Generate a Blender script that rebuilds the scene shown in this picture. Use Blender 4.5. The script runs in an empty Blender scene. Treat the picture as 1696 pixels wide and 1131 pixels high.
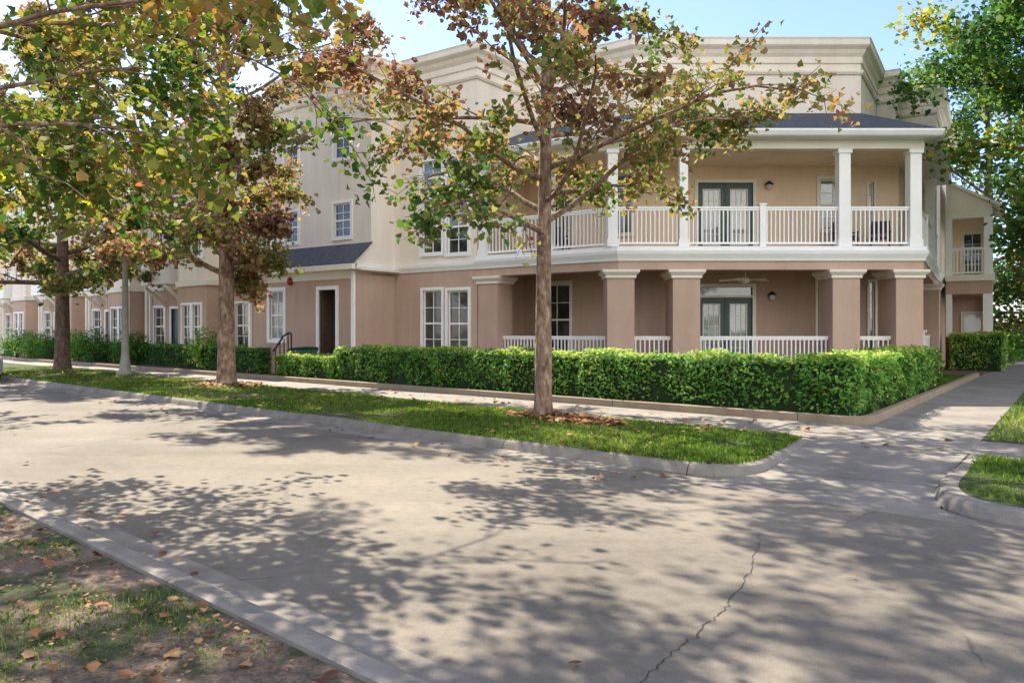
import bpy, math, random
import numpy as np
from mathutils import Vector
R_ = math.radians
random.seed(7)
SC = bpy.context.scene
COL = SC.collection

# ------------------------------------------------------------------ camera
CAM_H = 1.55
cam_d = bpy.data.cameras.new("camera")
cam = bpy.data.objects.new("camera", cam_d)
COL.objects.link(cam)
cam.location = (0, 0, CAM_H)
cam.rotation_euler = (R_(90), 0, 0)
cam_d.sensor_width = 36.0
cam_d.lens = 36.0 * 1337 / 1696
cam_d.shift_y = -15.5 / 1696
cam_d.clip_start = 0.05
cam_d.clip_end = 3000
SC.camera = cam

# ------------------------------------------------------------------ light
SUN_AZ = R_(-33)          # from +Y towards +X
SUN_EL = R_(46)
world = bpy.data.worlds.new("World")
SC.world = world
world.use_nodes = True
wt = world.node_tree
sky = wt.nodes.new("ShaderNodeTexSky")
sky.sky_type = 'NISHITA'
sky.sun_disc = False
sky.sun_elevation = SUN_EL
sky.sun_rotation = SUN_AZ
sky.air_density = 1.0
sky.dust_density = 0.4
sky.ozone_density = 2.5
bg = wt.nodes["Background"]
bg.inputs[1].default_value = 0.088
CLOUD_FILL = 15.5
# bright cloud bank added unseen behind the viewer to fill the shaded facade
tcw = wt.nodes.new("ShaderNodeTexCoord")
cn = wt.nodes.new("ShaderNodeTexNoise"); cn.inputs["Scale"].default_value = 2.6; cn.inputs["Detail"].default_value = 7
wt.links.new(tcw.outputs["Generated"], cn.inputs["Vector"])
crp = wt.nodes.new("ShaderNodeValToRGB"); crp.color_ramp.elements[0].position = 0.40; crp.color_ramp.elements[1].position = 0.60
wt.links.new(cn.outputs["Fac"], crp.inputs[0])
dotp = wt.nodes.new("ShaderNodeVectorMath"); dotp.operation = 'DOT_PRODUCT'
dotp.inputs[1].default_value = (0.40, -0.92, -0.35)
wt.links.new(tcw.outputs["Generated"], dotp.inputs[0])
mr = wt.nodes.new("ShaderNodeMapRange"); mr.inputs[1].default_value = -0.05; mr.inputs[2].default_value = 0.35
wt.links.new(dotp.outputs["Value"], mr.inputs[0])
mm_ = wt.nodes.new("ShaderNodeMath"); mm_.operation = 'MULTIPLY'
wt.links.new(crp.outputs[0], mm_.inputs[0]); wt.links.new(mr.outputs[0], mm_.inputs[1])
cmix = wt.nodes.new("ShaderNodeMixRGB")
cmix.inputs[2].default_value = (CLOUD_FILL, CLOUD_FILL * 0.97, CLOUD_FILL * 0.93, 1)
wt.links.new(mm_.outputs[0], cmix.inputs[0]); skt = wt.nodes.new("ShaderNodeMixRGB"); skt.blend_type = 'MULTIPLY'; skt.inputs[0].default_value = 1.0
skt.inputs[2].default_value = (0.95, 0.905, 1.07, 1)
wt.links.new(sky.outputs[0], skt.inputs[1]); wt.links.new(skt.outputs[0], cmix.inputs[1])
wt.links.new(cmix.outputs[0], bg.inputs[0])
sun_d = bpy.data.lights.new("sun", 'SUN')
sun_d.energy = 4.3
sun_d.angle = R_(0.53)
sun_d.color = (1.0, 0.89, 0.72)
sun = bpy.data.objects.new("sun", sun_d)
COL.objects.link(sun)
sd = Vector((math.sin(SUN_AZ) * math.cos(SUN_EL), math.cos(SUN_AZ) * math.cos(SUN_EL), math.sin(SUN_EL)))
sun.rotation_euler = sd.to_track_quat('Z', 'Y').to_euler()
sun.location = (-20, 20, 30)
SC.view_settings.view_transform = 'Standard'
SC.view_settings.look = 'None'
SC.view_settings.exposure = 1.68
SC.view_settings.gamma = 1.0

# ------------------------------------------------------------------ materials
MAT = {}

def new_mat(name):
    m = bpy.data.materials.new(name)
    m.use_nodes = True
    nt = m.node_tree
    return m, nt, nt.nodes["Principled BSDF"]

def N(nt, typ, **kw):
    n = nt.nodes.new(typ)
    for k, v in kw.items():
        if k.startswith("i_"):
            key = k[2:]
            key = int(key) if key.isdigit() else key.replace("_", " ")
            n.inputs[key].default_value = v
        else:
            setattr(n, k, v)
    return n

def ramp(nt, fac, stops, interp='LINEAR'):
    r = nt.nodes.new("ShaderNodeValToRGB")
    r.color_ramp.interpolation = interp
    els = r.color_ramp.elements
    while len(els) < len(stops):
        els.new(0.5)
    for e, (p, c) in zip(els, stops):
        e.position = p
        e.color = (*c, 1)
    nt.links.new(fac, r.inputs[0])
    return r

def coords(nt, rotz=0.0, scale=(1, 1, 1)):
    tc = nt.nodes.new("ShaderNodeTexCoord")
    mp = nt.nodes.new("ShaderNodeMapping")
    mp.inputs["Rotation"].default_value = (0, 0, rotz)
    mp.inputs["Scale"].default_value = scale
    geo = nt.nodes.new("ShaderNodeNewGeometry")
    nt.links.new(geo.outputs["Position"], mp.inputs[0])
    return mp.outputs[0]

def noisy(name, c0, c1, scale=3.0, rough=0.8, bump=0.0, bscale=60.0, detail=6, c2=None, spec=0.3, fine=0.0):
    m, nt, p = new_mat(name)
    co = coords(nt)
    n = N(nt, "ShaderNodeTexNoise", i_Scale=scale, i_Detail=detail, i_Roughness=0.6)
    nt.links.new(co, n.inputs["Vector"])
    stops = [(0.32, c0), (0.68, c1)] if c2 is None else [(0.28, c0), (0.5, c1), (0.72, c2)]
    r = ramp(nt, n.outputs["Fac"], stops)
    out = r.outputs[0]
    if fine > 0:
        f = N(nt, "ShaderNodeTexNoise", i_Scale=bscale * 2, i_Detail=3)
        nt.links.new(co, f.inputs["Vector"])
        rr = ramp(nt, f.outputs["Fac"], [(0.3, (1 - fine,) * 3), (0.7, (1 + 0 * fine,) * 3)])
        mx = N(nt, "ShaderNodeMixRGB", blend_type='MULTIPLY', i_Fac=1.0)
        nt.links.new(out, mx.inputs[1])
        nt.links.new(rr.outputs[0], mx.inputs[2])
        out = mx.outputs[0]
    if name.startswith("stucco"):
        sv = N(nt, "ShaderNodeTexNoise", i_Scale=1.0, i_Detail=6, i_Roughness=0.7)
        cv = coords(nt, 0, (1.6, 1.6, 0.22))
        nt.links.new(cv, sv.inputs["Vector"])
        rv = ramp(nt, sv.outputs["Fac"], [(0.3, (0.90, 0.885, 0.87)), (0.62, (1.02, 1.02, 1.02))])
        mv = N(nt, "ShaderNodeMixRGB", blend_type='MULTIPLY', i_Fac=1.0)
        nt.links.new(out, mv.inputs[1]); nt.links.new(rv.outputs[0], mv.inputs[2])
        out = mv.outputs[0]
    nt.links.new(out, p.inputs["Base Color"])
    p.inputs["Roughness"].default_value = rough
    p.inputs["Specular IOR Level"].default_value = spec
    if bump > 0:
        b = N(nt, "ShaderNodeBump", i_Strength=bump, i_Distance=0.02)
        n2 = N(nt, "ShaderNodeTexNoise", i_Scale=bscale, i_Detail=5)
        nt.links.new(co, n2.inputs["Vector"])
        nt.links.new(n2.outputs["Fac"], b.inputs["Height"])
        nt.links.new(b.outputs[0], p.inputs["Normal"])
    MAT[name] = m
    return m

noisy("stucco_cream", (0.75, 0.675, 0.575), (0.80, 0.725, 0.625), 0.6, 0.9, 0.15, 55)
noisy("stucco_tan", (0.46, 0.322, 0.245), (0.51, 0.362, 0.275), 0.6, 0.9, 0.15, 55)
noisy("stucco_peach", (0.78, 0.59, 0.415), (0.82, 0.63, 0.45), 0.6, 0.9, 0.12, 55)  # albedo raised to put the warm porch recess glow into the colour
noisy("white_trim", (0.78, 0.77, 0.74), (0.84, 0.83, 0.80), 1.2, 0.45, 0.03, 30)
noisy("cream_trim", (0.72, 0.67, 0.56), (0.78, 0.72, 0.62), 1.2, 0.6, 0.03, 30)
noisy("teal_door", (0.035, 0.075, 0.075), (0.05, 0.095, 0.095), 2, 0.4)
noisy("recess_shade", (0.10, 0.062, 0.048), (0.13, 0.08, 0.062), 2, 0.8)  # dark brown wall colour carries the shade inside the entry passage
noisy("black_iron", (0.012, 0.012, 0.014), (0.025, 0.025, 0.028), 5, 0.45)
noisy("red_paint", (0.25, 0.02, 0.02), (0.32, 0.03, 0.025), 5, 0.4)
noisy("green_plastic", (0.02, 0.10, 0.07), (0.03, 0.13, 0.09), 4, 0.45)
noisy("bin_lid", (0.012, 0.03, 0.025), (0.018, 0.04, 0.032), 4, 0.9, spec=0.05)
noisy("grey_post", (0.20, 0.195, 0.17), (0.28, 0.27, 0.24), 4, 0.75, 0.1, 60)
noisy("porch_floor", (0.46, 0.42, 0.37), (0.53, 0.49, 0.43), 2, 0.8)
noisy("brick_red", (0.13, 0.045, 0.035), (0.19, 0.07, 0.05), 9, 0.85, 0.2, 40)
noisy("dark_wicker", (0.035, 0.025, 0.035), (0.06, 0.04, 0.06), 20, 0.7)
noisy("cushion", (0.22, 0.10, 0.16), (0.28, 0.14, 0.2), 20, 0.9)
noisy("bronze", (0.04, 0.022, 0.015), (0.06, 0.035, 0.022), 5, 0.5)
noisy("curb_concrete", (0.15, 0.136, 0.117), (0.235, 0.215, 0.187), 2.2, 0.9, 0.25, 70, c2=(0.31, 0.285, 0.25), fine=0.35)
noisy("edging", (0.24, 0.185, 0.13), (0.32, 0.25, 0.18), 2.5, 0.9, 0.2, 60, fine=0.2)
noisy("mulch", (0.06, 0.035, 0.025), (0.13, 0.075, 0.05), 14, 0.95, 0.6, 70, c2=(0.20, 0.12, 0.08), fine=0.4)
noisy("far_green", (0.03, 0.06, 0.015), (0.06, 0.10, 0.03), 0.5, 0.95)
noisy("car_paint", (0.62, 0.62, 0.62), (0.66, 0.66, 0.66), 1, 0.25, spec=0.6)
noisy("tyre", (0.015, 0.015, 0.015), (0.03, 0.03, 0.03), 10, 0.85)
noisy("rim", (0.35, 0.35, 0.36), (0.42, 0.42, 0.43), 4, 0.3)
noisy("tail_red", (0.38, 0.012, 0.012), (0.45, 0.02, 0.02), 4, 0.2)
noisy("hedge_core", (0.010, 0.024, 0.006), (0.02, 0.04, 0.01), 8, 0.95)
noisy("lamp_glass", (0.55, 0.53, 0.48), (0.62, 0.60, 0.54), 4, 0.3)
noisy("dark_fence", (0.015, 0.05, 0.04), (0.025, 0.07, 0.055), 3, 0.6)

def glass_mat(name, c0, c1, sc):
    m, nt, p = new_mat(name)
    co = coords(nt)
    n = N(nt, "ShaderNodeTexNoise", i_Scale=sc, i_Detail=2)
    nt.links.new(co, n.inputs["Vector"])
    r = ramp(nt, n.outputs["Fac"], [(0.38, c0), (0.62, c1)])
    nt.links.new(r.outputs[0], p.inputs["Base Color"])
    p.inputs["Roughness"].default_value = 0.04
    p.inputs["Specular IOR Level"].default_value = 0.9
    b = N(nt, "ShaderNodeBump", i_Strength=0.06, i_Distance=0.05)
    n2 = N(nt, "ShaderNodeTexNoise", i_Scale=1.7, i_Detail=1)
    nt.links.new(co, n2.inputs["Vector"])
    nt.links.new(n2.outputs["Fac"], b.inputs["Height"])
    nt.links.new(b.outputs[0], p.inputs["Normal"])
    MAT[name] = m

glass_mat("glass_dark", (0.02, 0.022, 0.022), (0.075, 0.07, 0.06), 1.6)
glass_mat("glass_curtain", (0.10, 0.14, 0.14), (0.22, 0.27, 0.25), 1.2)
glass_mat("glass_blind", (0.22, 0.24, 0.24), (0.34, 0.36, 0.34), 0.8)
glass_mat("glass_sky_reflect", (0.10, 0.17, 0.22), (0.26, 0.36, 0.42), 1.2)  # sky reflection of the transoms put into the pane colour

def shingle():
    m, nt, p = new_mat("shingle")
    co = coords(nt)
    n = N(nt, "ShaderNodeTexNoise", i_Scale=5.0, i_Detail=4)
    nt.links.new(co, n.inputs["Vector"])
    r = ramp(nt, n.outputs["Fac"], [(0.3, (0.045, 0.05, 0.062)), (0.7, (0.085, 0.092, 0.11))])
    sep = N(nt, "ShaderNodeSeparateXYZ")
    nt.links.new(co, sep.inputs[0])
    mul = N(nt, "ShaderNodeMath", operation='MULTIPLY', i_1=16.0)
    nt.links.new(sep.outputs[2], mul.inputs[0])
    fr = N(nt, "ShaderNodeMath", operation='FRACT')
    nt.links.new(mul.outputs[0], fr.inputs[0])
    b = N(nt, "ShaderNodeBump", i_Strength=0.6, i_Distance=0.02)
    nt.links.new(fr.outputs[0], b.inputs["Height"])
    nt.links.new(b.outputs[0], p.inputs["Normal"])
    nt.links.new(r.outputs[0], p.inputs["Base Color"])
    p.inputs["Roughness"].default_value = 0.85
    MAT["shingle"] = m
shingle()

def road_mat():
    m, nt, p = new_mat("road")
    co = coords(nt, R_(43))
    big = N(nt, "ShaderNodeTexNoise", i_Scale=0.35, i_Detail=5, i_Roughness=0.62)
    nt.links.new(co, big.inputs["Vector"])
    r1 = ramp(nt, big.outputs["Fac"], [(0.28, (0.138, 0.125, 0.105)), (0.5, (0.19, 0.172, 0.145)), (0.72, (0.232, 0.209, 0.175))])
    sp = N(nt, "ShaderNodeTexNoise", i_Scale=130.0, i_Detail=3, i_Roughness=0.7)
    nt.links.new(co, sp.inputs["Vector"])
    r2 = ramp(nt, sp.outputs["Fac"], [(0.30, (0.50, 0.50, 0.50)), (0.5, (0.9, 0.9, 0.9)), (0.72, (1.15, 1.13, 1.1))])
    mx = N(nt, "ShaderNodeMixRGB", blend_type='MULTIPLY', i_Fac=0.85)
    nt.links.new(r1.outputs[0], mx.inputs[1])
    nt.links.new(r2.outputs[0], mx.inputs[2])
    # worn tyre lanes and patches along the street
    lc = coords(nt, R_(43), (0.10, 0.9, 1))
    ln_ = N(nt, "ShaderNodeTexNoise", i_Scale=1.0, i_Detail=6, i_Roughness=0.6)
    nt.links.new(lc, ln_.inputs["Vector"])
    rl = ramp(nt, ln_.outputs["Fac"], [(0.33, (0.78, 0.78, 0.79)), (0.6, (1.06, 1.05, 1.04))])
    m_l = N(nt, "ShaderNodeMixRGB", blend_type='MULTIPLY', i_Fac=0.8)
    nt.links.new(mx.outputs[0], m_l.inputs[1]); nt.links.new(rl.outputs[0], m_l.inputs[2])
    md = N(nt, "ShaderNodeTexNoise", i_Scale=11.0, i_Detail=5, i_Roughness=0.7)
    nt.links.new(co, md.inputs["Vector"])
    rm = ramp(nt, md.outputs["Fac"], [(0.3, (0.82, 0.82, 0.82)), (0.55, (1.03, 1.03, 1.03)), (0.75, (1.10, 1.09, 1.08))])
    m_d = N(nt, "ShaderNodeMixRGB", blend_type='MULTIPLY', i_Fac=1.0)
    nt.links.new(m_l.outputs[0], m_d.inputs[1]); nt.links.new(rm.outputs[0], m_d.inputs[2])
    mx = m_d
    # wandering hairline cracks
    wn = N(nt, "ShaderNodeTexNoise", i_Scale=1.2, i_Detail=5)
    nt.links.new(co, wn.inputs["Vector"])
    ad = N(nt, "ShaderNodeMixRGB", blend_type='ADD', i_Fac=0.5)
    nt.links.new(co, ad.inputs[1])
    nt.links.new(wn.outputs["Color"], ad.inputs[2])
    vo = N(nt, "ShaderNodeTexVoronoi", feature='DISTANCE_TO_EDGE', i_Scale=0.24)
    nt.links.new(ad.outputs[0], vo.inputs["Vector"])
    rc = ramp(nt, vo.outputs["Distance"], [(0.0, (0.55, 0.55, 0.55)), (0.0035, (1, 1, 1))])
    brk = N(nt, "ShaderNodeTexNoise", i_Scale=0.8, i_Detail=2)
    nt.links.new(co, brk.inputs["Vector"])
    rb = ramp(nt, brk.outputs["Fac"], [(0.48, (0, 0, 0)), (0.56, (1, 1, 1))])
    mc = N(nt, "ShaderNodeMixRGB", blend_type='MULTIPLY')
    nt.links.new(rb.outputs[0], mc.inputs[0])
    nt.links.new(mx.outputs[0], mc.inputs[1])
    nt.links.new(rc.outputs[0], mc.inputs[2])
    nt.links.new(mc.outputs[0], p.inputs["Base Color"])
    p.inputs["Roughness"].default_value = 0.9
    p.inputs["Specular IOR Level"].default_value = 0.2
    b = N(nt, "ShaderNodeBump", i_Strength=0.35, i_Distance=0.01)
    nt.links.new(sp.outputs["Fac"], b.inputs["Height"])
    nt.links.new(b.outputs[0], p.inputs["Normal"])
    MAT["road"] = m
road_mat()

def slab_mat(name, rot, w, h):
    m, nt, p = new_mat(name)
    co = coords(nt, rot)
    n = N(nt, "ShaderNodeTexNoise", i_Scale=1.1, i_Detail=7, i_Roughness=0.65)
    nt.links.new(co, n.inputs["Vector"])
    r = ramp(nt, n.outputs["Fac"], [(0.28, (0.14, 0.127, 0.11)), (0.5, (0.215, 0.197, 0.172)), (0.74, (0.285, 0.26, 0.228))])
    br = N(nt, "ShaderNodeTexBrick", offset=0.0, i_Scale=1.0)
    br.inputs["Brick Width"].default_value = w
    br.inputs["Row Height"].default_value = h
    br.inputs["Mortar Size"].default_value = 0.014
    br.inputs["Mortar Smooth"].default_value = 0.3
    br.inputs["Color1"].default_value = (1, 1, 1, 1)
    br.inputs["Color2"].default_value = (0.9, 0.9, 0.9, 1)
    br.inputs["Mortar"].default_value = (0.33, 0.31, 0.28, 1)
    nt.links.new(co, br.inputs["Vector"])
    sp = N(nt, "ShaderNodeTexNoise", i_Scale=110.0, i_Detail=3)
    nt.links.new(co, sp.inputs["Vector"])
    r2 = ramp(nt, sp.outputs["Fac"], [(0.3, (0.7, 0.7, 0.7)), (0.6, (1, 1, 1))])
    m1 = N(nt, "ShaderNodeMixRGB", blend_type='MULTIPLY', i_Fac=1.0)
    nt.links.new(r.outputs[0], m1.inputs[1])
    nt.links.new(br.outputs["Color"], m1.inputs[2])
    m2 = N(nt, "ShaderNodeMixRGB", blend_type='MULTIPLY', i_Fac=1.0)
    nt.links.new(m1.outputs[0], m2.inputs[1])
    nt.links.new(r2.outputs[0], m2.inputs[2])
    nt.links.new(m2.outputs[0], p.inputs["Base Color"])
    p.inputs["Roughness"].default_value = 0.9
    b = N(nt, "ShaderNodeBump", i_Strength=0.3, i_Distance=0.01)
    nt.links.new(sp.outputs["Fac"], b.inputs["Height"])
    nt.links.new(b.outputs[0], p.inputs["Normal"])
    MAT[name] = m
slab_mat("sidewalk", R_(43), 1.9, 40.0)
slab_mat("walkway", R_(-55), 2.4, 40.0)

def soil_mat(name, grass_amt):
    m, nt, p = new_mat(name)
    co = coords(nt)
    n = N(nt, "ShaderNodeTexNoise", i_Scale=1.3, i_Detail=7, i_Roughness=0.65)
    nt.links.new(co, n.inputs["Vector"])
    a = grass_amt
    r = ramp(nt, n.outputs["Fac"], [(0.30 + 0.0 * a, (0.32, 0.255, 0.21)), (0.5 - 0.18 * a, (0.23, 0.18, 0.145)),
                                    (0.58 - 0.2 * a, (0.06, 0.085, 0.025)), (0.75, (0.05, 0.10, 0.02))])
    f = N(nt, "ShaderNodeTexNoise", i_Scale=40, i_Detail=5)
    nt.links.new(co, f.inputs["Vector"])
    rf = ramp(nt, f.outputs["Fac"], [(0.3, (0.5, 0.5, 0.5)), (0.7, (1.25, 1.2, 1.15))])
    mx = N(nt, "ShaderNodeMixRGB", blend_type='MULTIPLY', i_Fac=1.0)
    nt.links.new(r.outputs[0], mx.inputs[1])
    nt.links.new(rf.outputs[0], mx.inputs[2])
    nt.links.new(mx.outputs[0], p.inputs["Base Color"])
    p.inputs["Roughness"].default_value = 1.0
    b = N(nt, "ShaderNodeBump", i_Strength=0.8, i_Distance=0.03)
    f2 = N(nt, "ShaderNodeTexNoise", i_Scale=170, i_Detail=4, i_Roughness=0.7)
    nt.links.new(co, f2.inputs["Vector"])
    rf2 = ramp(nt, f2.outputs["Fac"], [(0.32, (0.45, 0.43, 0.41)), (0.66, (1.25, 1.22, 1.18))])
    mx2 = N(nt, "ShaderNodeMixRGB", blend_type='MULTIPLY', i_Fac=1.0)
    nt.links.new(mx.outputs[0], mx2.inputs[1]); nt.links.new(rf2.outputs[0], mx2.inputs[2])
    nt.links.new(mx2.outputs[0], p.inputs["Base Color"])
    ad = N(nt, "ShaderNodeMath", operation='ADD')
    nt.links.new(f.outputs["Fac"], ad.inputs[0]); nt.links.new(f2.outputs["Fac"], ad.inputs[1])
    nt.links.new(ad.outputs[0], b.inputs["Height"])
    nt.links.new(b.outputs[0], p.inputs["Normal"])
    MAT[name] = m
soil_mat("soil_near", 0.15)
soil_mat("soil_verge", 0.9)

def leaf_mat(name, stops, trans=0.45, rough=0.65):
    m, nt, p = new_mat(name)
    at = N(nt, "ShaderNodeAttribute", attribute_name="tint")
    r = ramp(nt, at.outputs["Fac"], stops)
    tr = N(nt, "ShaderNodeBsdfTranslucent")
    br = N(nt, "ShaderNodeHueSaturation", i_Saturation=1.1, i_Value=1.35)
    nt.links.new(r.outputs[0], br.inputs["Color"])
    nt.links.new(br.outputs[0], tr.inputs["Color"])
    mix = N(nt, "ShaderNodeMixShader", i_Fac=trans)
    nt.links.new(r.outputs[0], p.inputs["Base Color"])
    p.inputs["Roughness"].default_value = rough
    p.inputs["Specular IOR Level"].default_value = 0.15
    nt.links.new(p.outputs[0], mix.inputs[1])
    nt.links.new(tr.outputs[0], mix.inputs[2])
    nt.links.new(mix.outputs[0], nt.nodes["Material Output"].inputs[0])
    MAT[name] = m

leaf_mat("autumn_leaf", [(0.0, (0.052, 0.126, 0.032)), (0.22, (0.105, 0.168, 0.038)), (0.42, (0.221, 0.216, 0.064)),
                         (0.58, (0.349, 0.264, 0.110)), (0.75, (0.291, 0.174, 0.096)), (0.9, (0.221, 0.114, 0.077)), (1.0, (0.151, 0.078, 0.064))], 0.4)
leaf_mat("olive_leaf", [(0.0, (0.047, 0.109, 0.026)), (0.35, (0.130, 0.178, 0.036)), (0.6, (0.236, 0.232, 0.055)),
                        (0.8, (0.329, 0.220, 0.072)), (0.95, (0.305, 0.135, 0.060)), (1.0, (0.588, 0.586, 0.060))], 0.42)
leaf_mat("green_leaf", [(0.0, (0.044, 0.108, 0.033)), (0.4, (0.096, 0.186, 0.041)), (0.75, (0.209, 0.294, 0.049)),
                        (1.0, (0.470, 0.387, 0.083))], 0.4)
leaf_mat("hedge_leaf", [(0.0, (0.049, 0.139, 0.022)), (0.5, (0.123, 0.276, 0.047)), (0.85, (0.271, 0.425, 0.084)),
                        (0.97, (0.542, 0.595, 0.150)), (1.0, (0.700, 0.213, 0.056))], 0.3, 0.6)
leaf_mat("grass_blade", [(0.0, (0.045, 0.106, 0.018)), (0.45, (0.100, 0.179, 0.027)), (0.8, (0.210, 0.280, 0.054)),
                         (1.0, (0.360, 0.336, 0.135))], 0.35)
leaf_mat("dead_leaf", [(0.0, (0.10, 0.05, 0.03)), (0.4, (0.20, 0.09, 0.045)), (0.75, (0.30, 0.16, 0.08)),
                       (1.0, (0.34, 0.24, 0.12))], 0.12, 0.8)

def bark(name, c0, c1, c2):
    m, nt, p = new_mat(name)
    co = coords(nt, 0, (1, 1, 0.45))
    n = N(nt, "ShaderNodeTexNoise", i_Scale=9.0, i_Detail=6, i_Roughness=0.7)
    nt.links.new(co, n.inputs["Vector"])
    r = ramp(nt, n.outputs["Fac"], [(0.35, c0), (0.5, c1), (0.64, c2)])
    nt.links.new(r.outputs[0], p.inputs["Base Color"])
    p.inputs["Roughness"].default_value = 0.95
    v = N(nt, "ShaderNodeTexVoronoi", i_Scale=22.0)
    nt.links.new(co, v.inputs["Vector"])
    b = N(nt, "ShaderNodeBump", i_Strength=0.7, i_Distance=0.02)
    nt.links.new(v.outputs["Distance"], b.inputs["Height"])
    nt.links.new(b.outputs[0], p.inputs["Normal"])
    MAT[name] = m
bark("bark", (0.085, 0.05, 0.034), (0.20, 0.125, 0.085), (0.36, 0.27, 0.20))
bark("bark_dark", (0.05, 0.03, 0.022), (0.10, 0.065, 0.045), (0.17, 0.12, 0.085))

# ------------------------------------------------------------------ object helpers
ORG = {}

def org_of(o):
    return ORG.get(o.name, (0.0, 0.0, 0.0)) if o is not None else (0.0, 0.0, 0.0)

def tag(o, label=None, cat=None, group=None, kind=None):
    if label: o["label"] = label
    if cat: o["category"] = cat
    if group: o["group"] = group
    if kind: o["kind"] = kind
    return o

def thing(name, loc, label, cat, group=None):
    o = bpy.data.objects.new(name, None)
    o.empty_display_size = 0.2
    COL.objects.link(o)
    o.location = loc
    ORG[o.name] = tuple(loc)
    return tag(o, label, cat, group)

def link_mesh(name, me, mat, parent):
    o = bpy.data.objects.new(name, me)
    COL.objects.link(o)
    if mat is not None:
        me.materials.append(MAT[mat])
    if parent is not None:
        o.parent = parent
        ORG[o.name] = org_of(parent)
    return o

class MB:
    def __init__(s):
        s.v, s.f, s.sm = [], [], []
    def add(s, verts, faces, smooth=False):
        b = len(s.v)
        s.v.extend([tuple(p) for p in verts])
        for f in faces:
            s.f.append([b + i for i in f]); s.sm.append(smooth)
        return s
    def hexa(s, p):      # 8 points: bottom 4 ccw, top 4 ccw
        return s.add(p, [(3, 2, 1, 0), (4, 5, 6, 7), (0, 1, 5, 4), (1, 2, 6, 5), (2, 3, 7, 6), (3, 0, 4, 7)])
    def box(s, x0, y0, z0, x1, y1, z1):
        return s.hexa([(x0, y0, z0), (x1, y0, z0), (x1, y1, z0), (x0, y1, z0),
                       (x0, y0, z1), (x1, y0, z1), (x1, y1, z1), (x0, y1, z1)])
    def prism(s, poly, z0, z1):
        n = len(poly)
        A = sum(poly[i][0] * poly[(i + 1) % n][1] - poly[(i + 1) % n][0] * poly[i][1] for i in range(n))
        if A < 0: poly = poly[::-1]
        vs = [(x, y, z0) for x, y in poly] + [(x, y, z1) for x, y in poly]
        fs = [list(range(n))[::-1], list(range(n, 2 * n))]
        fs += [(i, (i + 1) % n, n + (i + 1) % n, n + i) for i in range(n)]
        return s.add(vs, fs)
    def tube(s, pts, rads, k=8, smooth=True, cap=True):
        pts = [Vector(p) for p in pts]
        vs, fs = [], []
        ref = Vector((0.31, 0.95, 0.07)).normalized()
        for i, p in enumerate(pts):
            t = (pts[min(i + 1, len(pts) - 1)] - pts[max(i - 1, 0)])
            t = t.normalized() if t.length > 1e-9 else Vector((0, 0, 1))
            u = t.cross(ref)
            if u.length < 1e-3: u = t.cross(Vector((1, 0, 0)))
            u.normalize(); w = t.cross(u)
            for j in range(k):
                a = 2 * math.pi * j / k
                vs.append(p + (u * math.cos(a) + w * math.sin(a)) * rads[i])
        for i in range(len(pts) - 1):
            for j in range(k):
                fs.append((i * k + j, i * k + (j + 1) % k, (i + 1) * k + (j + 1) % k, (i + 1) * k + j))
        s.add(vs, fs, smooth)
        if cap:
            s.add(vs[:k], [list(range(k))[::-1]]); s.add(vs[-k:], [list(range(k))])
        return s
    def lathe(s, c, prof, k=16, smooth=True):
        vs, fs = [], []
        for r, z in prof:
            for j in range(k):
                a = 2 * math.pi * j / k
                vs.append((c[0] + r * math.cos(a), c[1] + r * math.sin(a), c[2] + z))
        for i in range(len(prof) - 1):
            for j in range(k):
                fs.append((i * k + j, i * k + (j + 1) % k, (i + 1) * k + (j + 1) % k, (i + 1) * k + j))
        fs.append(list(range(k))[::-1]); fs.append([(len(prof) - 1) * k + j for j in range(k)])
        return s.add(vs, fs, smooth)
    def sweep(s, path, prof, closed_prof=True, caps=True):
        """path: 2d points left to right; prof: (outward offset, z) with outward = right-hand normal"""
        n = len(path); P = [Vector((x, y)) for x, y in path]
        nm = []
        for i in range(n):
            ds = []
            if i > 0: ds.append((P[i] - P[i - 1]).normalized())
            if i < n - 1: ds.append((P[i + 1] - P[i]).normalized())
            ns = [Vector((d.y, -d.x)) for d in ds]
            if len(ns) == 1: nm.append(ns[0])
            else:
                m = (ns[0] + ns[1]); m.normalize()
                nm.append(m / max(0.35, m.dot(ns[0])))
        k = len(prof); vs = []
        for i in range(n):
            for (o, z) in prof:
                q = P[i] + nm[i] * o
                vs.append((q.x, q.y, z))
        fs = []
        kk = k if closed_prof else k - 1
        for i in range(n - 1):
            for j in range(kk):
                fs.append((i * k + j, i * k + (j + 1) % k, (i + 1) * k + (j + 1) % k, (i + 1) * k + j))
        if caps and closed_prof:
            fs.append(list(range(k))[::-1]); fs.append([(n - 1) * k + j for j in range(k)])
        return s.add(vs, fs)
    def build(s, name, mat, parent=None, smooth=None):
        o0 = org_of(parent)
        me = bpy.data.meshes.new(name)
        me.from_pydata([(x - o0[0], y - o0[1], z - o0[2]) for x, y, z in s.v], [], s.f)
        me.polygons.foreach_set("use_smooth", s.sm if smooth is None else [smooth] * len(s.f))
        me.update()
        return link_mesh(name, me, mat, parent)

def structure(o, kind="structure"):
    o["kind"] = kind
    return o

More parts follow.
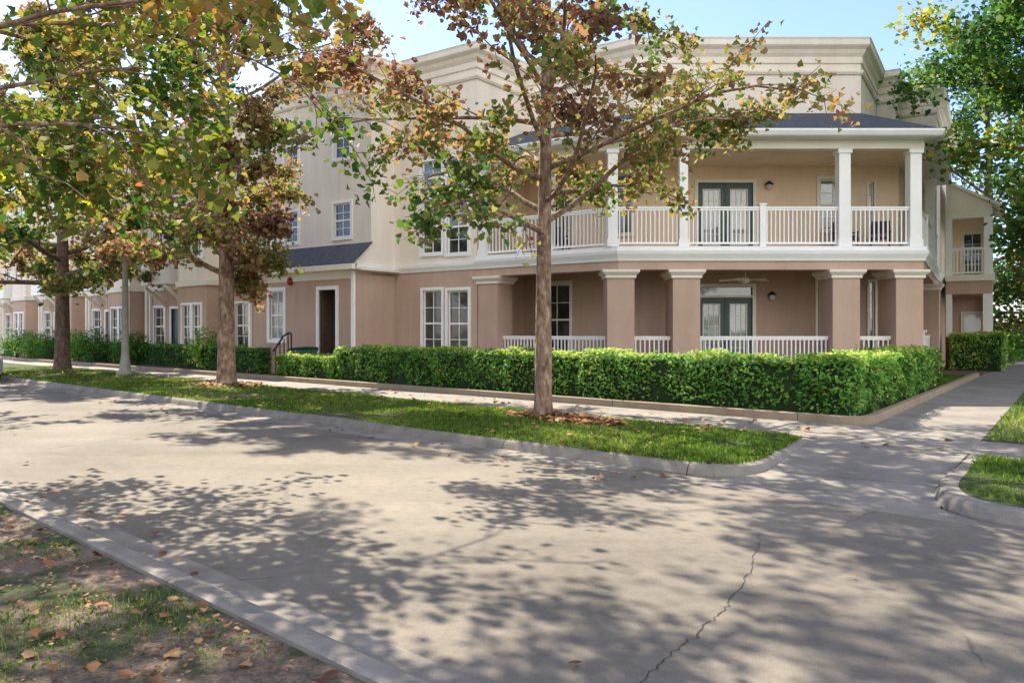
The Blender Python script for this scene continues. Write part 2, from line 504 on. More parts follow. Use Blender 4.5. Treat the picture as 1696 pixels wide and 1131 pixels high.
class Plane:
    """vertical wall plane: origin P (left end), direction d to the right; outward = right-hand normal"""
    def __init__(s, P, d):
        l = math.hypot(*d); s.P = P; s.d = (d[0] / l, d[1] / l); s.m = (s.d[1], -s.d[0])
    def xy(s, t, o=0.0):
        return (s.P[0] + s.d[0] * t + s.m[0] * o, s.P[1] + s.d[1] * t + s.m[1] * o)
    def pt(s, t, o, z):
        x, y = s.xy(t, o); return (x, y, z)
    def at(s, u):      # distance along the wall seen at picture column u
        k = (u - 848) / 1337
        return (k * s.P[1] - s.P[0]) / (s.d[0] - k * s.d[1])
    def zz(s, v, u):   # height of picture row v at column u on this wall
        y = s.xy(s.at(u))[1]
        return CAM_H + (550 - v) * y / 1337
    def box(s, mb, t0, t1, o0, o1, z0, z1):
        if t1 < t0: t0, t1 = t1, t0
        if o1 < o0: o0, o1 = o1, o0
        mb.hexa([s.pt(t0, o1, z0), s.pt(t1, o1, z0), s.pt(t1, o0, z0), s.pt(t0, o0, z0),
                 s.pt(t0, o1, z1), s.pt(t1, o1, z1), s.pt(t1, o0, z1), s.pt(t0, o0, z1)])
    def wall(s, mb, t0, t1, z0, z1, holes=(), rev=0.14, th=0.0):
        ts = sorted({t0, t1, *[min(max(h[i], t0), t1) for h in holes for i in (0, 1)]})
        zs = sorted({z0, z1, *[min(max(h[i], z0), z1) for h in holes for i in (2, 3)]})
        for i in range(len(ts) - 1):
            for j in range(len(zs) - 1):
                tc, zc = (ts[i] + ts[i + 1]) / 2, (zs[j] + zs[j + 1]) / 2
                if any(h[0] < tc < h[1] and h[2] < zc < h[3] for h in holes): continue
                mb.add([s.pt(ts[i], 0, zs[j]), s.pt(ts[i + 1], 0, zs[j]), s.pt(ts[i + 1], 0, zs[j + 1]), s.pt(ts[i], 0, zs[j + 1])], [(0, 1, 2, 3)])
        for a, b, c, d in holes:
            a, b, c, d = max(a, t0), min(b, t1), max(c, z0), min(d, z1)
            if b <= a or d <= c: continue
            for (p, q) in (((a, c), (a, d)), ((b, d), (b, c)), ((a, d), (b, d)), ((b, c), (a, c))):
                mb.add([s.pt(p[0], 0, p[1]), s.pt(q[0], 0, q[1]), s.pt(q[0], -rev, q[1]), s.pt(p[0], -rev, p[1])], [(0, 1, 2, 3)])

def window(pl, h, parent, cols=2, rows=4, mats=("glass_dark", "glass_dark"), trim=0.10, trim_mat="white_trim", sill=True, mull=None):
    """h=(t0,t1,z0,z1) opening. white casing, sash frame, muntins; panes below."""
    a, b, c, d = h
    f = MB()
    o1 = 0.045
    pl.box(f, a - trim, a, -0.02, o1, c - trim, d + trim); pl.box(f, b, b + trim, -0.02, o1, c - trim, d + trim)
    pl.box(f, a, b, -0.02, o1, d, d + trim); pl.box(f, a, b, -0.02, o1 + (0.03 if sill else 0), c - trim, c)
    fr = 0.05
    pl.box(f, a, a + fr, -0.12, -0.04, c, d); pl.box(f, b - fr, b, -0.12, -0.04, c, d)
    pl.box(f, a + fr, b - fr, -0.12, -0.04, d - fr, d); pl.box(f, a + fr, b - fr, -0.12, -0.04, c, c + fr)
    zm = (c + d) / 2
    pl.box(f, a + fr, b - fr, -0.11, -0.035, zm - 0.03, zm + 0.03)
    for i in range(1, cols):
        t = a + fr + (b - a - 2 * fr) * i / cols
        pl.box(f, t - 0.014, t + 0.014, -0.085, -0.05, c + fr, zm - 0.03); pl.box(f, t - 0.014, t + 0.014, -0.085, -0.05, zm + 0.03, d - fr)
    for j in range(1, rows):
        if rows % 2 == 0 and j == rows // 2: continue
        z = c + fr + (d - c - 2 * fr) * j / rows
        pl.box(f, a + fr, b - fr, -0.08, -0.055, z - 0.012, z + 0.012)
    w = f.build("window", trim_mat, parent)
    for (z0, z1, m) in ((c + fr, zm - 0.03, mats[1]), (zm + 0.03, d - fr, mats[0])):
        g = MB(); pl.box(g, a + fr, b - fr, -0.1, -0.075, z0, z1); g.build("pane", m, w)
    return w

def french_door(pl, t0, t1, z0, z1, parent, transom=0.0, blind="glass_blind"):
    f = MB(); tr = 0.11
    top = z1 + transom
    pl.box(f, t0 - tr, t0, -0.1, 0.04, z0, top + tr); pl.box(f, t1, t1 + tr, -0.1, 0.04, z0, top + tr)
    pl.box(f, t0, t1, -0.1, 0.04, top, top + tr)
    if transom: pl.box(f, t0, t1, -0.1, 0.03, z1, z1 + 0.07)
    d = f.build("french_door", "cream_trim", parent)
    if transom:
        g = MB(); pl.box(g, t0, t1, -0.09, -0.06, z1 + 0.07, top); g.build("transom_pane", "glass_dark", d)
    tm = (t0 + t1) / 2
    hz = z0 + 1.05
    for (a, b, hx) in ((t0 + 0.01, tm - 0.006, tm - .1), (tm + 0.006, t1 - 0.01, tm + .05)):
        w = b - a; st_ = 0.19 * w / 0.9
        lf = MB(); gl = MB(); fr = MB(); hd = MB()
        pl.box(lf, a, a + st_, -0.09, -0.04, z0, z1 - 0.01); pl.box(lf, b - st_, b, -0.09, -0.04, z0, z1 - 0.01)
        pl.box(lf, a + st_, b - st_, -0.09, -0.04, z0, z0 + 0.35); pl.box(lf, a + st_, b - st_, -0.09, -0.04, z1 - 0.23, z1 - 0.01)
        x0, x1, y0, y1 = a + st_, b - st_, z0 + 0.35, z1 - 0.23
        pl.box(gl, x0, x1, -0.08, -0.06, y0, y1)
        e = 0.035
        pl.box(fr, x0 - e, x0, -0.05, -0.025, y0 - e, y1 + e); pl.box(fr, x1, x1 + e, -0.05, -0.025, y0 - e, y1 + e)
        pl.box(fr, x0, x1, -0.05, -0.025, y1, y1 + e); pl.box(fr, x0, x1, -0.05, -0.025, y0 - e, y0)
        for i in (1, 2):
            t = x0 + (x1 - x0) * i / 3; pl.box(fr, t - 0.009, t + 0.009, -0.058, -0.045, y0, y1)
        for j in range(1, 5):
            z = y0 + (y1 - y0) * j / 5; pl.box(fr, x0, x1, -0.056, -0.047, z - 0.008, z + 0.008)
        pl.box(hd, hx, hx + .05, -0.04, 0.02, hz, hz + 0.05)
        lf.build("door_leaf", "teal_door", d); gl.build("pane", blind, d); fr.build("glazing_bars", "cream_trim", d); hd.build("handle", "bronze", d)
    return d

def railing(pl, t0, t1, z0, z1, parent, out=0.0, step=0.125, mat="white_trim", name="railing"):
    m = MB()
    pl.box(m, t0, t1, out - 0.045, out + 0.045, z1 - 0.05, z1)
    pl.box(m, t0, t1, out - 0.025, out + 0.025, z1 - 0.11, z1 - 0.055)
    pl.box(m, t0, t1, out - 0.03, out + 0.03, z0 + 0.08, z0 + 0.14)
    n = max(1, int((t1 - t0) / step))
    for i in range(n):
        t = t0 + (t1 - t0) * (i + 0.5) / n
        pl.box(m, t - 0.018, t + 0.018, out - 0.018, out + 0.018, z0 + 0.14, z1 - 0.11)
    return m.build(name, mat, parent)

# ------------------------------------------------------------------ street frame
SN = Vector((math.sin(R_(43)), math.cos(R_(43))))     # across the street, away from camera
SD = Vector((-SN.y, SN.x))                            # along the street, to the left and away
def st(t, s):
    q = SN * t + SD * s
    return (q.x, q.y)
WD = Vector((math.sin(R_(35)), math.cos(R_(35))))     # along the garden walkway

def sheet(name, poly, z, mat, kind="structure", thick=0.08):
    return structure(MB().prism(poly, z - thick, z).build(name, mat), kind)

sheet("ground", [(-900, -900), (900, -900), (900, 900), (-900, 900)], -0.3, "far_green", thick=0.5)
sheet("road", [st(2.4, 120), st(8.3, 120), st(8.3, -60), st(2.4, -60)], -0.13, "road", thick=0.1)
# near side lawn
sheet("lawn_near", [st(2.21, 120), st(2.21, -60), st(-30, -60), st(-30, 120)], -0.025, "soil_near", thick=0.2)
# verge between road and sidewalk, left of the walkway
def arc(p0, pc, p1, n=6):      # quadratic corner
    out = []
    for i in range(n + 1):
        t = i / n
        out.append(((1 - t) ** 2 * p0[0] + 2 * t * (1 - t) * pc[0] + t * t * p1[0], (1 - t) ** 2 * p0[1] + 2 * t * (1 - t) * pc[1] + t * t * p1[1]))
    return out
corner_l = arc(st(8.45, 5.2), (2.62, 9.1), (3.05, 9.75))
verge_edge = [st(8.45, 110), st(8.45, 60), st(8.45, 25)] + corner_l + [(4.32, 11.75)]
verge_poly = verge_edge + [st(11.85, 5.2), st(12.15, 18), st(12.5, 31), st(12.5, 110)]
sheet("verge", verge_poly, -0.004, "soil_verge", thick=0.25)
corner_r = arc((4.62, 8.60), (3.88, 7.55), (4.42, 7.02), 9)
vr_edge = [(5.86, 10.37)] + corner_r + [st(8.2, -40)]
sheet("verge_right", vr_edge + [st(11.3, -40), (6.3, 9.6)], -0.004, "soil_verge", thick=0.25)
# sidewalk
sheet("sidewalk", [st(12.5, 110), st(12.5, 31), st(12.15, 18), st(11.85, 5.2), st(11.2, 2.0), st(11.2, -40), st(13.1, -40), st(13.1, 3),
                   st(13.9, 4.5), st(14.05, 18), st(14.2, 31), st(14.2, 110)], -0.012, "sidewalk", thick=0.25)
# walkway running back beside the building
wl0, wl1 = (2.75, 8.75), (5.95, 13.45)
far_l = (5.95 + WD.x * 60, 13.45 + WD.y * 60)
far_r = (6.74 + WD.x * 62, 11.6 + WD.y * 62)
sheet("walkway", [(4.22, 11.6), (4.5, 11.85), wl1, far_l, far_r, (6.74, 11.6), (5.98, 10.5), (5.92, 10.38)], -0.006, "walkway", thick=0.25)
m = MB(); ap = [(4.22, 11.6, -.0065), (2.86, 9.4, -.10), (2.05, 8.95, -.1262), (4.1, 6.9, -.1262), (4.05, 7.65, -.118), (5.92, 10.38, -.0065)]
m.add(ap + [(x, y, z - .15) for x, y, z in ap], [(5, 4, 1, 0), (4, 3, 2, 1), (6, 7, 10, 11), (7, 8, 9, 10)] + [(i, (i + 1) % 6, 6 + (i + 1) % 6, 6 + i) for i in range(6)])
structure(m.build("apron", "walkway"))
# lawn right of the walkway
sheet("lawn_right", [(6.74, 11.6), far_r, (120, 40), (90, -60), st(13.1, -40)], -0.003, "soil_verge", thick=0.25)
# planting bed under the building
sheet("planting_bed", [st(14.3, 110), st(14.05, 31), st(13.95, 6.6), (6.12, 13.8), (6.05 + WD.x * 45, 13.75 + WD.y * 45), (10, 80), (-60, 110)], 0.03, "mulch", thick=0.3)

CURB = [(-0.14, -0.25), (-0.14, 0.0), (-0.02, 0.004), (0.03, -0.012), (0.055, -0.05), (0.085, -0.115), (0.12, -0.122), (0.46, -0.108), (0.46, -0.25)]
def densify(path, step=3.0, gap=0.016):
    """break a path into curb lengths with a narrow joint between them"""
    segs = []; cur = [path[0]]; left = step
    for p, q in zip(path[:-1], path[1:]):
        L = math.hypot(q[0] - p[0], q[1] - p[1]); pos = 0
        while L - pos > left:
            pos += left
            d = ((q[0] - p[0]) / L, (q[1] - p[1]) / L)
            m = (p[0] + d[0] * pos, p[1] + d[1] * pos)
            cur.append((m[0] - d[0] * gap / 2, m[1] - d[1] * gap / 2)); segs.append(cur)
            cur = [(m[0] + d[0] * gap / 2, m[1] + d[1] * gap / 2)]; left = step
        left -= (L - pos); cur.append(q)
    segs.append(cur)
    return segs
def curb(path, prof, name, mat="curb_concrete", step=3.0):
    m = MB()
    for sg in densify(path, step):
        m.sweep(sg, prof)
    return structure(m.build(name, mat))
curb(verge_edge[:-1] + [(4.36, 11.8)], CURB[:6] + [(0.09, -0.25)], "curb")
curb([(5.95, 10.42)] + vr_edge[1:], CURB[:6] + [(0.09, -0.25)], "curb", step=4.1)
curb([st(8.36, 110), st(8.36, 25), st(8.36, 5.6)], [(0.0, -0.25), (0.0, -0.119), (0.45, -0.123), (0.45, -0.25)], "gutter")
curb([st(8.11, 0.6), st(8.11, -40)], [(0.0, -0.25), (0.0, -0.119), (0.45, -0.123), (0.45, -0.25)], "gutter")
curb([st(2.21, -40), st(2.21, 110)], [(0.0, -0.3), (0.0, 0.0), (0.03, 0.012), (0.14, 0.006), (0.19, -0.02), (0.25, -0.095), (0.30, -0.118), (0.52, -0.121), (0.52, -0.25)], "curb")
# low edging of the planting bed
ed_path = [st(14.2, 110), st(13.95, 31), st(13.9, 18), st(13.85, 7.0)] + arc(st(13.85, 5.8), (5.82, 13.3), (6.2, 13.85)) + [(6.2 + WD.x * 17.5, 13.85 + WD.y * 17.5)]
curb(ed_path, [(-0.10, -0.2), (-0.10, 0.13), (0.04, 0.135), (0.06, 0.12), (0.06, -0.2)], "bed_edging", "edging", 4.0)
# long crack in the road
cr = MB(); rng = random.Random(3)
pix = [(1258, 884), (1256, 905), (1247, 925), (1243, 948), (1226, 973), (1206, 998), (1190, 1016), (1170, 1032), (1150, 1055), (1125, 1072), (1098, 1096), (1066, 1125), (1040, 1150)]
pts = []
for u, v in pix:
    y = 1337 * (CAM_H + 0.13) / (v - 550); pts.append(((u - 848) * y / 1337, y))
fine = []
for p, q in zip(pts[:-1], pts[1:]):
    for i in range(5):
        t = i / 5; fine.append((p[0] + (q[0] - p[0]) * t + rng.gauss(0, .008), p[1] + (q[1] - p[1]) * t + rng.gauss(0, .008)))
wd = [0.0015 + 0.0036 * min(1, i / 20) * (0.4 + rng.random()) for i in range(len(fine))]
noisy("crack", (0.035, 0.03, 0.026), (0.07, 0.062, 0.054), 30, 1.0)
cr.add([(x - w, y, -0.1265) for (x, y), w in zip(fine, wd)] + [(x + w, y, -0.1265) for (x, y), w in zip(fine, wd)],
       [(i, len(fine) + i, len(fine) + i + 1, i + 1) for i in range(len(fine) - 1)])
structure(cr.build("road_crack", "crack"))

# ------------------------------------------------------------------ foliage helpers
MAPLE = np.array([(0, -.46), (.17, -.42), (.38, -.40), (.40, -.20), (.54, .04), (.37, .12), (.27, .30), (0, .54), (-.27, .30), (-.37, .12), (-.54, .04), (-.40, -.20), (-.38, -.40), (-.17, -.42)], float)
OVAL = np.array([(0, -.5), (.26, -.15), (.2, .25), (0, .5), (-.2, .25), (-.26, -.15)], float)
DIAM = np.array([(0, -.5), (.3, 0), (0, .5), (-.3, 0)], float)

def unit(a):
    return a / np.maximum(np.linalg.norm(a, axis=1, keepdims=True), 1e-9)

def leaves_mesh(name, pos, size, tint, rng, tmpl=MAPLE, up=0.3, fold=0.25, mat="autumn_leaf", parent=None, nrm=None):
    n = len(pos); k = len(tmpl)
    nz = rng.normal(size=(n, 3)); nz[:, 2] = np.abs(nz[:, 2]) * 1.0 + up
    if nrm is not None: nz = nz * 0.6 + nrm
    nz = unit(nz)
    ax = unit(np.cross(nz, rng.normal(size=(n, 3)))); ay = np.cross(nz, ax)
    jit = 1 + rng.normal(0, .10, size=(n, k, 2))
    x = tmpl[None, :, 0] * jit[..., 0]; y = tmpl[None, :, 1] * jit[..., 1]
    fd = fold * rng.normal(1.2, 1.0, size=(n, 1))
    z = fd * np.abs(x) - fold * y * y * rng.normal(.8, 1.2, size=(n, 1))
    S = size[:, None, None]
    V = pos[:, None, :] + S * (x[..., None] * ax[:, None, :] + y[..., None] * ay[:, None, :] + z[..., None] * nz[:, None, :])
    o0 = np.array(org_of(parent))
    V = (V - o0).reshape(-1, 3)
    me = bpy.data.meshes.new(name)
    me.vertices.add(n * k); me.vertices.foreach_set("co", V.ravel())
    me.loops.add(n * k); me.loops.foreach_set("vertex_index", np.arange(n * k, dtype=np.int32))
    me.polygons.add(n)
    me.polygons.foreach_set("loop_start", np.arange(0, n * k, k, dtype=np.int32))
    me.polygons.foreach_set("loop_total", np.full(n, k, dtype=np.int32))
    at = me.attributes.new("tint", 'FLOAT', 'FACE')
    at.data.foreach_set("value", np.clip(tint, 0, 1).astype(np.float32))
    me.update(calc_edges=True)
    return link_mesh(name, me, mat, parent)

def tree(name, base, H, h0, R, r0, nprim, nleaf, lsize, seed, label, cat="tree", group=None, mat="autumn_leaf",
         tint=(0.45, 0.25), tmpl=MAPLE, barkm="bark", droop=0.25, az_bias=None, prof=None, spread=0.13, lean=(0, 0), clump=1.6, elev=(10, 62), limb_r=.42, short_side=None):
    rng = np.random.default_rng(seed)
    root = thing(name, base, label, cat, group)
    B = Vector(base); mb = MB()
    nt_ = 14; tp = []; tr = []
    off = np.cumsum(rng.normal(0, .018 * H / 10, size=(nt_ + 1, 2)), axis=0) * np.linspace(0, 1, nt_ + 1)[:, None]
    for i in range(nt_ + 1):
        t = i / nt_
        tp.append(B + Vector((off[i, 0] + lean[0] * t * t, off[i, 1] + lean[1] * t * t, H * t * 0.97 - (0.1 if i == 0 else 0))))
        tr.append(r0 * (1 - 0.80 * t ** 0.9) + 0.015)
    # root flare
    fl = [tp[0], tp[0] + Vector((0, 0, .1)), tp[0] + Vector((0, 0, .22)), tp[0] + Vector((0, 0, .45))]
    mb.tube(fl + tp[1:], [r0 * 1.75, r0 * 1.45, r0 * 1.2, r0 * 1.05] + tr[1:], 14, cap=False)
    def tpos(z):
        x = min(max(z / H, 0), .999) * nt_; i = int(x); f = x - i
        return tp[i].lerp(tp[i + 1], f), tr[i] * (1 - f) + tr[i + 1] * f
    if prof is None: prof = lambda t: 0.75 + 0.9 * t - 1.45 * t * t
    sites = []; wts = []; hue = []
    def limb(p0, d, L, r, nseg, dr, wob):
        pts = [Vector(p0)]; d = Vector(d).normalized()
        for i in range(nseg):
            f = (i + 1) / nseg
            d = (d + Vector(rng.normal(0, wob, 3)) + Vector((0, 0, 0.10 * (1 - f) - dr * f * f))).normalized()
            pts.append(pts[-1] + d * L / nseg)
        return pts, [r * (1 - 0.8 * i / nseg) + 0.003 for i in range(nseg + 1)]
    for i in range(nprim):
        t = (i + 0.4) / nprim
        h = h0 + (H - h0) * t ** 1.05 * 0.97
        az = i * 2.39996 + rng.normal(0, .25) + (seed % 7)
        if az_bias is not None and rng.random() < 0.45: az = az_bias + rng.normal(0, .5)
        L = R * max(0.2, prof(t)) * rng.uniform(.8, 1.12)
        if short_side is not None and t < .5 and math.cos(az - short_side) > .35: L *= .42
        el = R_(elev[0] + (elev[1] - elev[0]) * t + rng.normal(0, 7))
        c, rr = tpos(h)
        d = Vector((math.cos(az) * math.cos(el), math.sin(az) * math.cos(el), math.sin(el)))
        pr = max(.015, min(rr * .6, r0 * limb_r * (1 - .65 * t)))
        pts, rad = limb(c, d, L, pr, 7, droop, .09)
        mb.tube(pts, rad, 7, cap=False)
        ns = int(rng.integers(6, 9)); ph = rng.normal(0, .12)
        for j in range(ns):
            tt = 0.22 + 0.78 * (j + rng.random() * .7) / ns; tt = min(tt, .99)
            x = tt * 7; a = int(x); q = pts[a].lerp(pts[min(a + 1, 7)], x - a)
            dd = (pts[min(a + 1, 7)] - pts[a]).normalized()
            side = dd.cross(Vector((0, 0, 1))).normalized() * (1 if j % 2 else -1)
            d2 = (dd * .75 + side * rng.uniform(.35, 1) + Vector((0, 0, rng.normal(.08, .3)))).normalized()
            L2 = L * rng.uniform(.22, .40) * (1.15 - .5 * tt) + .25
            p2, r2 = limb(q, d2, L2, max(.009, pr * .38 * (1.1 - tt)), 4, droop * 1.3, .16)
            mb.tube(p2, r2, 5, cap=False)
            w = rng.random() ** clump + .08; hu = ph + rng.normal(0, .16)
            for kk in range(4):
                x2 = rng.uniform(.15, 1) * 4; a2 = min(int(x2), 3); q2 = p2[a2].lerp(p2[a2 + 1], x2 - a2)
                d3 = (d2 + Vector(rng.normal(0, .7, 3)) + Vector((0, 0, -.15))).normalized()
                p3, r3 = limb(q2, d3, rng.uniform(.25, .7) * min(1, R / 4), .006, 2, droop, .2)
                mb.tube(p3, r3, 3, cap=False)
                for pq in (p3, p2[1:]):
                    for _ in range(3):
                        x3 = rng.random() * (len(pq) - 1); a3 = int(x3)
                        sites.append(pq[a3].lerp(pq[a3 + 1], x3 - a3)); wts.append(w); hue.append(hu + rng.normal(0, .05))
    mb.build("trunk", barkm, root)
    S = np.array([tuple(p) for p in sites]); W = np.array(wts); W /= W.sum(); HU = np.array(hue)
    idx = rng.choice(len(S), nleaf, p=W)
    pos = S[idx] + rng.normal(0, spread, size=(nleaf, 3)); pos[:, 2] -= np.abs(rng.normal(0, spread * .5, nleaf))
    tn = tint[0] + HU[idx] * (tint[1] / .16) * .6 + rng.normal(0, tint[1] * .6, nleaf)
    leaves_mesh("crown", pos, lsize * rng.uniform(.6, 1.2, nleaf), tn, rng, tmpl, .25, .3, mat, root)
    return root

def hedge(name, path, depth, h, nleaf, seed, label, group=None, lsize=.06, tint=(.45, .2), z0=0.03):
    """path = street-side line left to right; the hedge lies behind it"""
    rng = np.random.default_rng(seed)
    root = thing(name, (path[0][0], path[0][1], 0), label, "hedge", group)
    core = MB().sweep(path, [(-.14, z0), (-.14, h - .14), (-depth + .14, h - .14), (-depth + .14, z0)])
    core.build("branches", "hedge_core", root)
    P = np.array(path); seg = P[1:] - P[:-1]; L = np.linalg.norm(seg, axis=1); cum = np.concatenate([[0], np.cumsum(L)]); T = cum[-1]
    u = rng.random(nleaf) * T; si = np.clip(np.searchsorted(cum, u) - 1, 0, len(L) - 1)
    f = (u - cum[si]) / L[si]; q = P[si] + seg[si] * f[:, None]
    # smoothed normals so that leaves fill the outside of corners
    nr = np.stack([seg[:, 1] / L, -seg[:, 0] / L], 1)
    nv = np.zeros_like(P); nv[:-1] += nr; nv[1:] += nr; nv = unit(nv)
    nn = unit(nv[si] * (1 - f)[:, None] + nv[si + 1] * f[:, None])
    face = rng.random(nleaf)
    o = np.zeros(nleaf); z = np.zeros(nleaf); nm = np.zeros((nleaf, 3))
    fr = face < .45; tp = (face >= .45) & (face < .82); bk = (face >= .82)
    lump = .055 * np.sin(u * 2.3 + seed) + .045 * np.sin(u * 5.1 + 2 * seed) + .03 * np.sin(u * 11.3)
    z[fr] = z0 + (h - z0) * rng.random(fr.sum()) ** .72
    lump2 = lump + .04 * np.sin(z * 9 + u * 3)
    o[fr] = -np.abs(rng.normal(0, .08, fr.sum())) + lump2[fr] - .10 * np.clip((z[fr] - h + .2) / .2, 0, 1) - .04 * np.clip((.25 - z[fr]) / .25, 0, 1)
    nm[fr, :2] = nn[fr]; nm[fr, 2] = .3
    o[tp] = -depth * rng.random(tp.sum()); z[tp] = h + lump[tp] * .9 - np.abs(rng.normal(0, .06, tp.sum())); nm[tp, 2] = 1
    z[bk] = z0 + (h - z0) * rng.random(bk.sum()); o[bk] = -depth + np.abs(rng.normal(0, .08, bk.sum())); nm[bk, :2] = -nn[bk]
    bare = fr & (z < z0 + .22 + .16 * np.sin(u * 3.7 + seed) + .1 * np.sin(u * 9.1)) & (rng.random(nleaf) < .6)
    o[bare] -= .12
    xy = q + nn * o[:, None]
    # ends
    pos = np.concatenate([xy, z[:, None]], 1)
    ne = int(nleaf * depth * .5 / T) + 150
    for end, sg in ((0, -1), (-1, 1)):
        d = seg[end] / L[end] * sg; n2 = nr[end]
        oo = -depth * rng.random(ne); zz = z0 + (h - z0) * rng.random(ne); ex = P[0 if end == 0 else -1] + n2 * oo[:, None] + d * (rng.normal(0, .07, ne)[:, None] - .02)
        pos = np.concatenate([pos, np.concatenate([ex, zz[:, None]], 1)])
        nm = np.concatenate([nm, np.tile([[d[0], d[1], .3]], (ne, 1))])
    # stray shoots
    ns = nleaf // 60
    ii = rng.integers(0, nleaf, ns); shoot = pos[ii] + nm[ii] * .07; pos = np.concatenate([pos, shoot]); nm = np.concatenate([nm, nm[ii]])
    M = len(pos)
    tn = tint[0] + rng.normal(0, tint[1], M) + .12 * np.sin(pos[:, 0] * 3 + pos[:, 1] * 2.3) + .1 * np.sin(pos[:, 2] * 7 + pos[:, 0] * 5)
    tn = np.clip(tn + .36 * np.clip((pos[:, 2] - h + .12) / .12, 0, 1), 0, .97); tn[rng.random(M) < .004] = 1  # top leaves tinted paler: new growth plus sunlit top put into colour
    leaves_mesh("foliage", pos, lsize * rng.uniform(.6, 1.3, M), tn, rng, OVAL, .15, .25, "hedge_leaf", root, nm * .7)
    return root

def in_poly(p, poly):
    x, y = p[:, 0], p[:, 1]; ins = np.zeros(len(p), bool); n = len(poly)
    for i in range(n):
        (x0, y0), (x1, y1) = poly[i], poly[(i + 1) % n]
        c = ((y0 > y) != (y1 > y)) & (x < (x1 - x0) * (y - y0) / ((y1 - y0) or 1e-9) + x0)
        ins ^= c
    return ins

def fbm(p, s, seed):
    r = np.random.default_rng(seed); v = np.zeros(len(p))
    for k in range(12):
        a = r.random() * 6.28; f = s * r.uniform(.5, 2.5)
        v += np.sin((p[:, 0] * math.cos(a) + p[:, 1] * math.sin(a)) * f + r.random() * 6.28)
    return v / 3.4

def grass(name, poly, n, h, w, seed, label, z=0.0, thr=-9, tint=(.45, .2), near_bias=False, tone=None):
    rng = np.random.default_rng(seed); P = np.array(poly); lo, hi = P.min(0), P.max(0)
    out = np.zeros((0, 2))
    while len(out) < n:
        q = lo + rng.random((n * 3, 2)) * (hi - lo)
        k = in_poly(q, poly)
        if near_bias:
            k &= rng.random(len(q)) < np.clip((12 / np.maximum(4, np.hypot(q[:, 0], q[:, 1]))) ** 1.7, 0, 1)
        if thr > -9: k &= (fbm(q, 2.2, seed) + rng.normal(0, .22, len(q))) > thr
        out = np.concatenate([out, q[k]])
    q = out[:n]; az = rng.random(n) * 6.283; ln = h * rng.uniform(.5, 1.3, n) * (1 + .35 * fbm(q, 1.5, seed + 1))
    lean = rng.uniform(.15, .9, n); la = rng.random(n) * 6.283
    side = np.stack([np.cos(az), np.sin(az), 0 * az], 1) * (w * rng.uniform(.6, 1.2, n))[:, None]
    b = np.concatenate([q, np.full((n, 1), z - .01)], 1)
    mid = b + np.stack([np.cos(la) * lean * ln * .3, np.sin(la) * lean * ln * .3, ln * .6], 1)
    tip = b + np.stack([np.cos(la) * lean * ln, np.sin(la) * lean * ln, ln * np.clip(1.15 - .5 * lean, .3, 1)], 1)
    V = np.stack([b - side, b + side, mid + side * .7, tip, mid - side * .7], 1).reshape(-1, 3)
    me = bpy.data.meshes.new(name); k = 5
    me.vertices.add(n * k); me.vertices.foreach_set("co", V.ravel())
    me.loops.add(n * k); me.loops.foreach_set("vertex_index", np.arange(n * k, dtype=np.int32))
    me.polygons.add(n); me.polygons.foreach_set("loop_start", np.arange(0, n * k, k, dtype=np.int32)); me.polygons.foreach_set("loop_total", np.full(n, k, dtype=np.int32))
    at = me.attributes.new("tint", 'FLOAT', 'FACE')
    tn = tint[0] + rng.normal(0, tint[1], n) + .15 * fbm(q, .9, seed + 2)
    at.data.foreach_set("value", np.clip(tn, 0, 1).astype(np.float32))
    me.update(calc_edges=True)
    o = link_mesh(name, me, "grass_blade", None)
    return tag(o, label, "grass", kind="stuff")

def litter(name, poly, n, size, seed, label, z, cluster=None):
    rng = np.random.default_rng(seed); P = np.array(poly); lo, hi = P.min(0), P.max(0); out = np.zeros((0, 2))
    while len(out) < n:
        q = lo + rng.random((n * 4 + 50, 2)) * (hi - lo); q = q[in_poly(q, poly)]
        if cluster is not None: q = q[fbm(q, 1.6, seed) + rng.normal(0, .3, len(q)) > cluster]
        out = np.concatenate([out, q])
    q = out[:n]
    pos = np.concatenate([q, np.full((n, 1), z) + np.abs(rng.normal(0, .012, (n, 1))) + .015], 1)
    nm = np.tile([[0, 0, 2.2]], (n, 1))
    o = leaves_mesh(name, pos, size * rng.uniform(.35, 1.3, n), rng.random(n), rng, MAPLE, .4, .2, "dead_leaf", None, nm)
    return tag(o, label, "leaf litter", kind="stuff")


# ------------------------------------------------------------------ the corner apartment building
def add2(p, d, k):
    return (p[0] + d[0] * k, p[1] + d[1] * k)
A_ = (0.809, -0.588); B_ = (0.588, 0.809)           # along / into the street front
C_ = (0.515, 0.857); CR = (0.857, -0.515)           # along / out of the walkway front
pC = (-4.17, 28.67); pD = add2(pC, A_, 3.73); pB = (3.08, 23.40); pR = (11.93, 23.40)
pPu = add2(pC, B_, -1.14); pPl = add2(pC, B_, -1.89)
pUl = add2(pPu, A_, -5.34); pLl = add2(pPl, A_, -5.67)
pD2 = add2(pD, B_, 2.69); pE = (3.95, 26.10); pF = (11.28, 26.10); pF2 = (12.50, 26.10)
pG1 = add2(pF, C_, 4.0); pG2 = add2(pG1, CR, .5); pG3 = add2(pG2, C_, 2.5); pH1 = add2(pG3, CR, 1.25); pH2 = add2(pH1, C_, 12)
Z_BELT0, Z_BELT1, Z_DECK, Z_RAIL, Z_BEAM, Z_EAVE, Z_TOP = 3.61, 3.87, 4.03, 5.20, 6.86, 7.30, 10.97
bld = thing("apartment_building", (3.0, 26.0, 0.0), "three storey tan and cream corner building with columned porch behind the long hedge", "building")

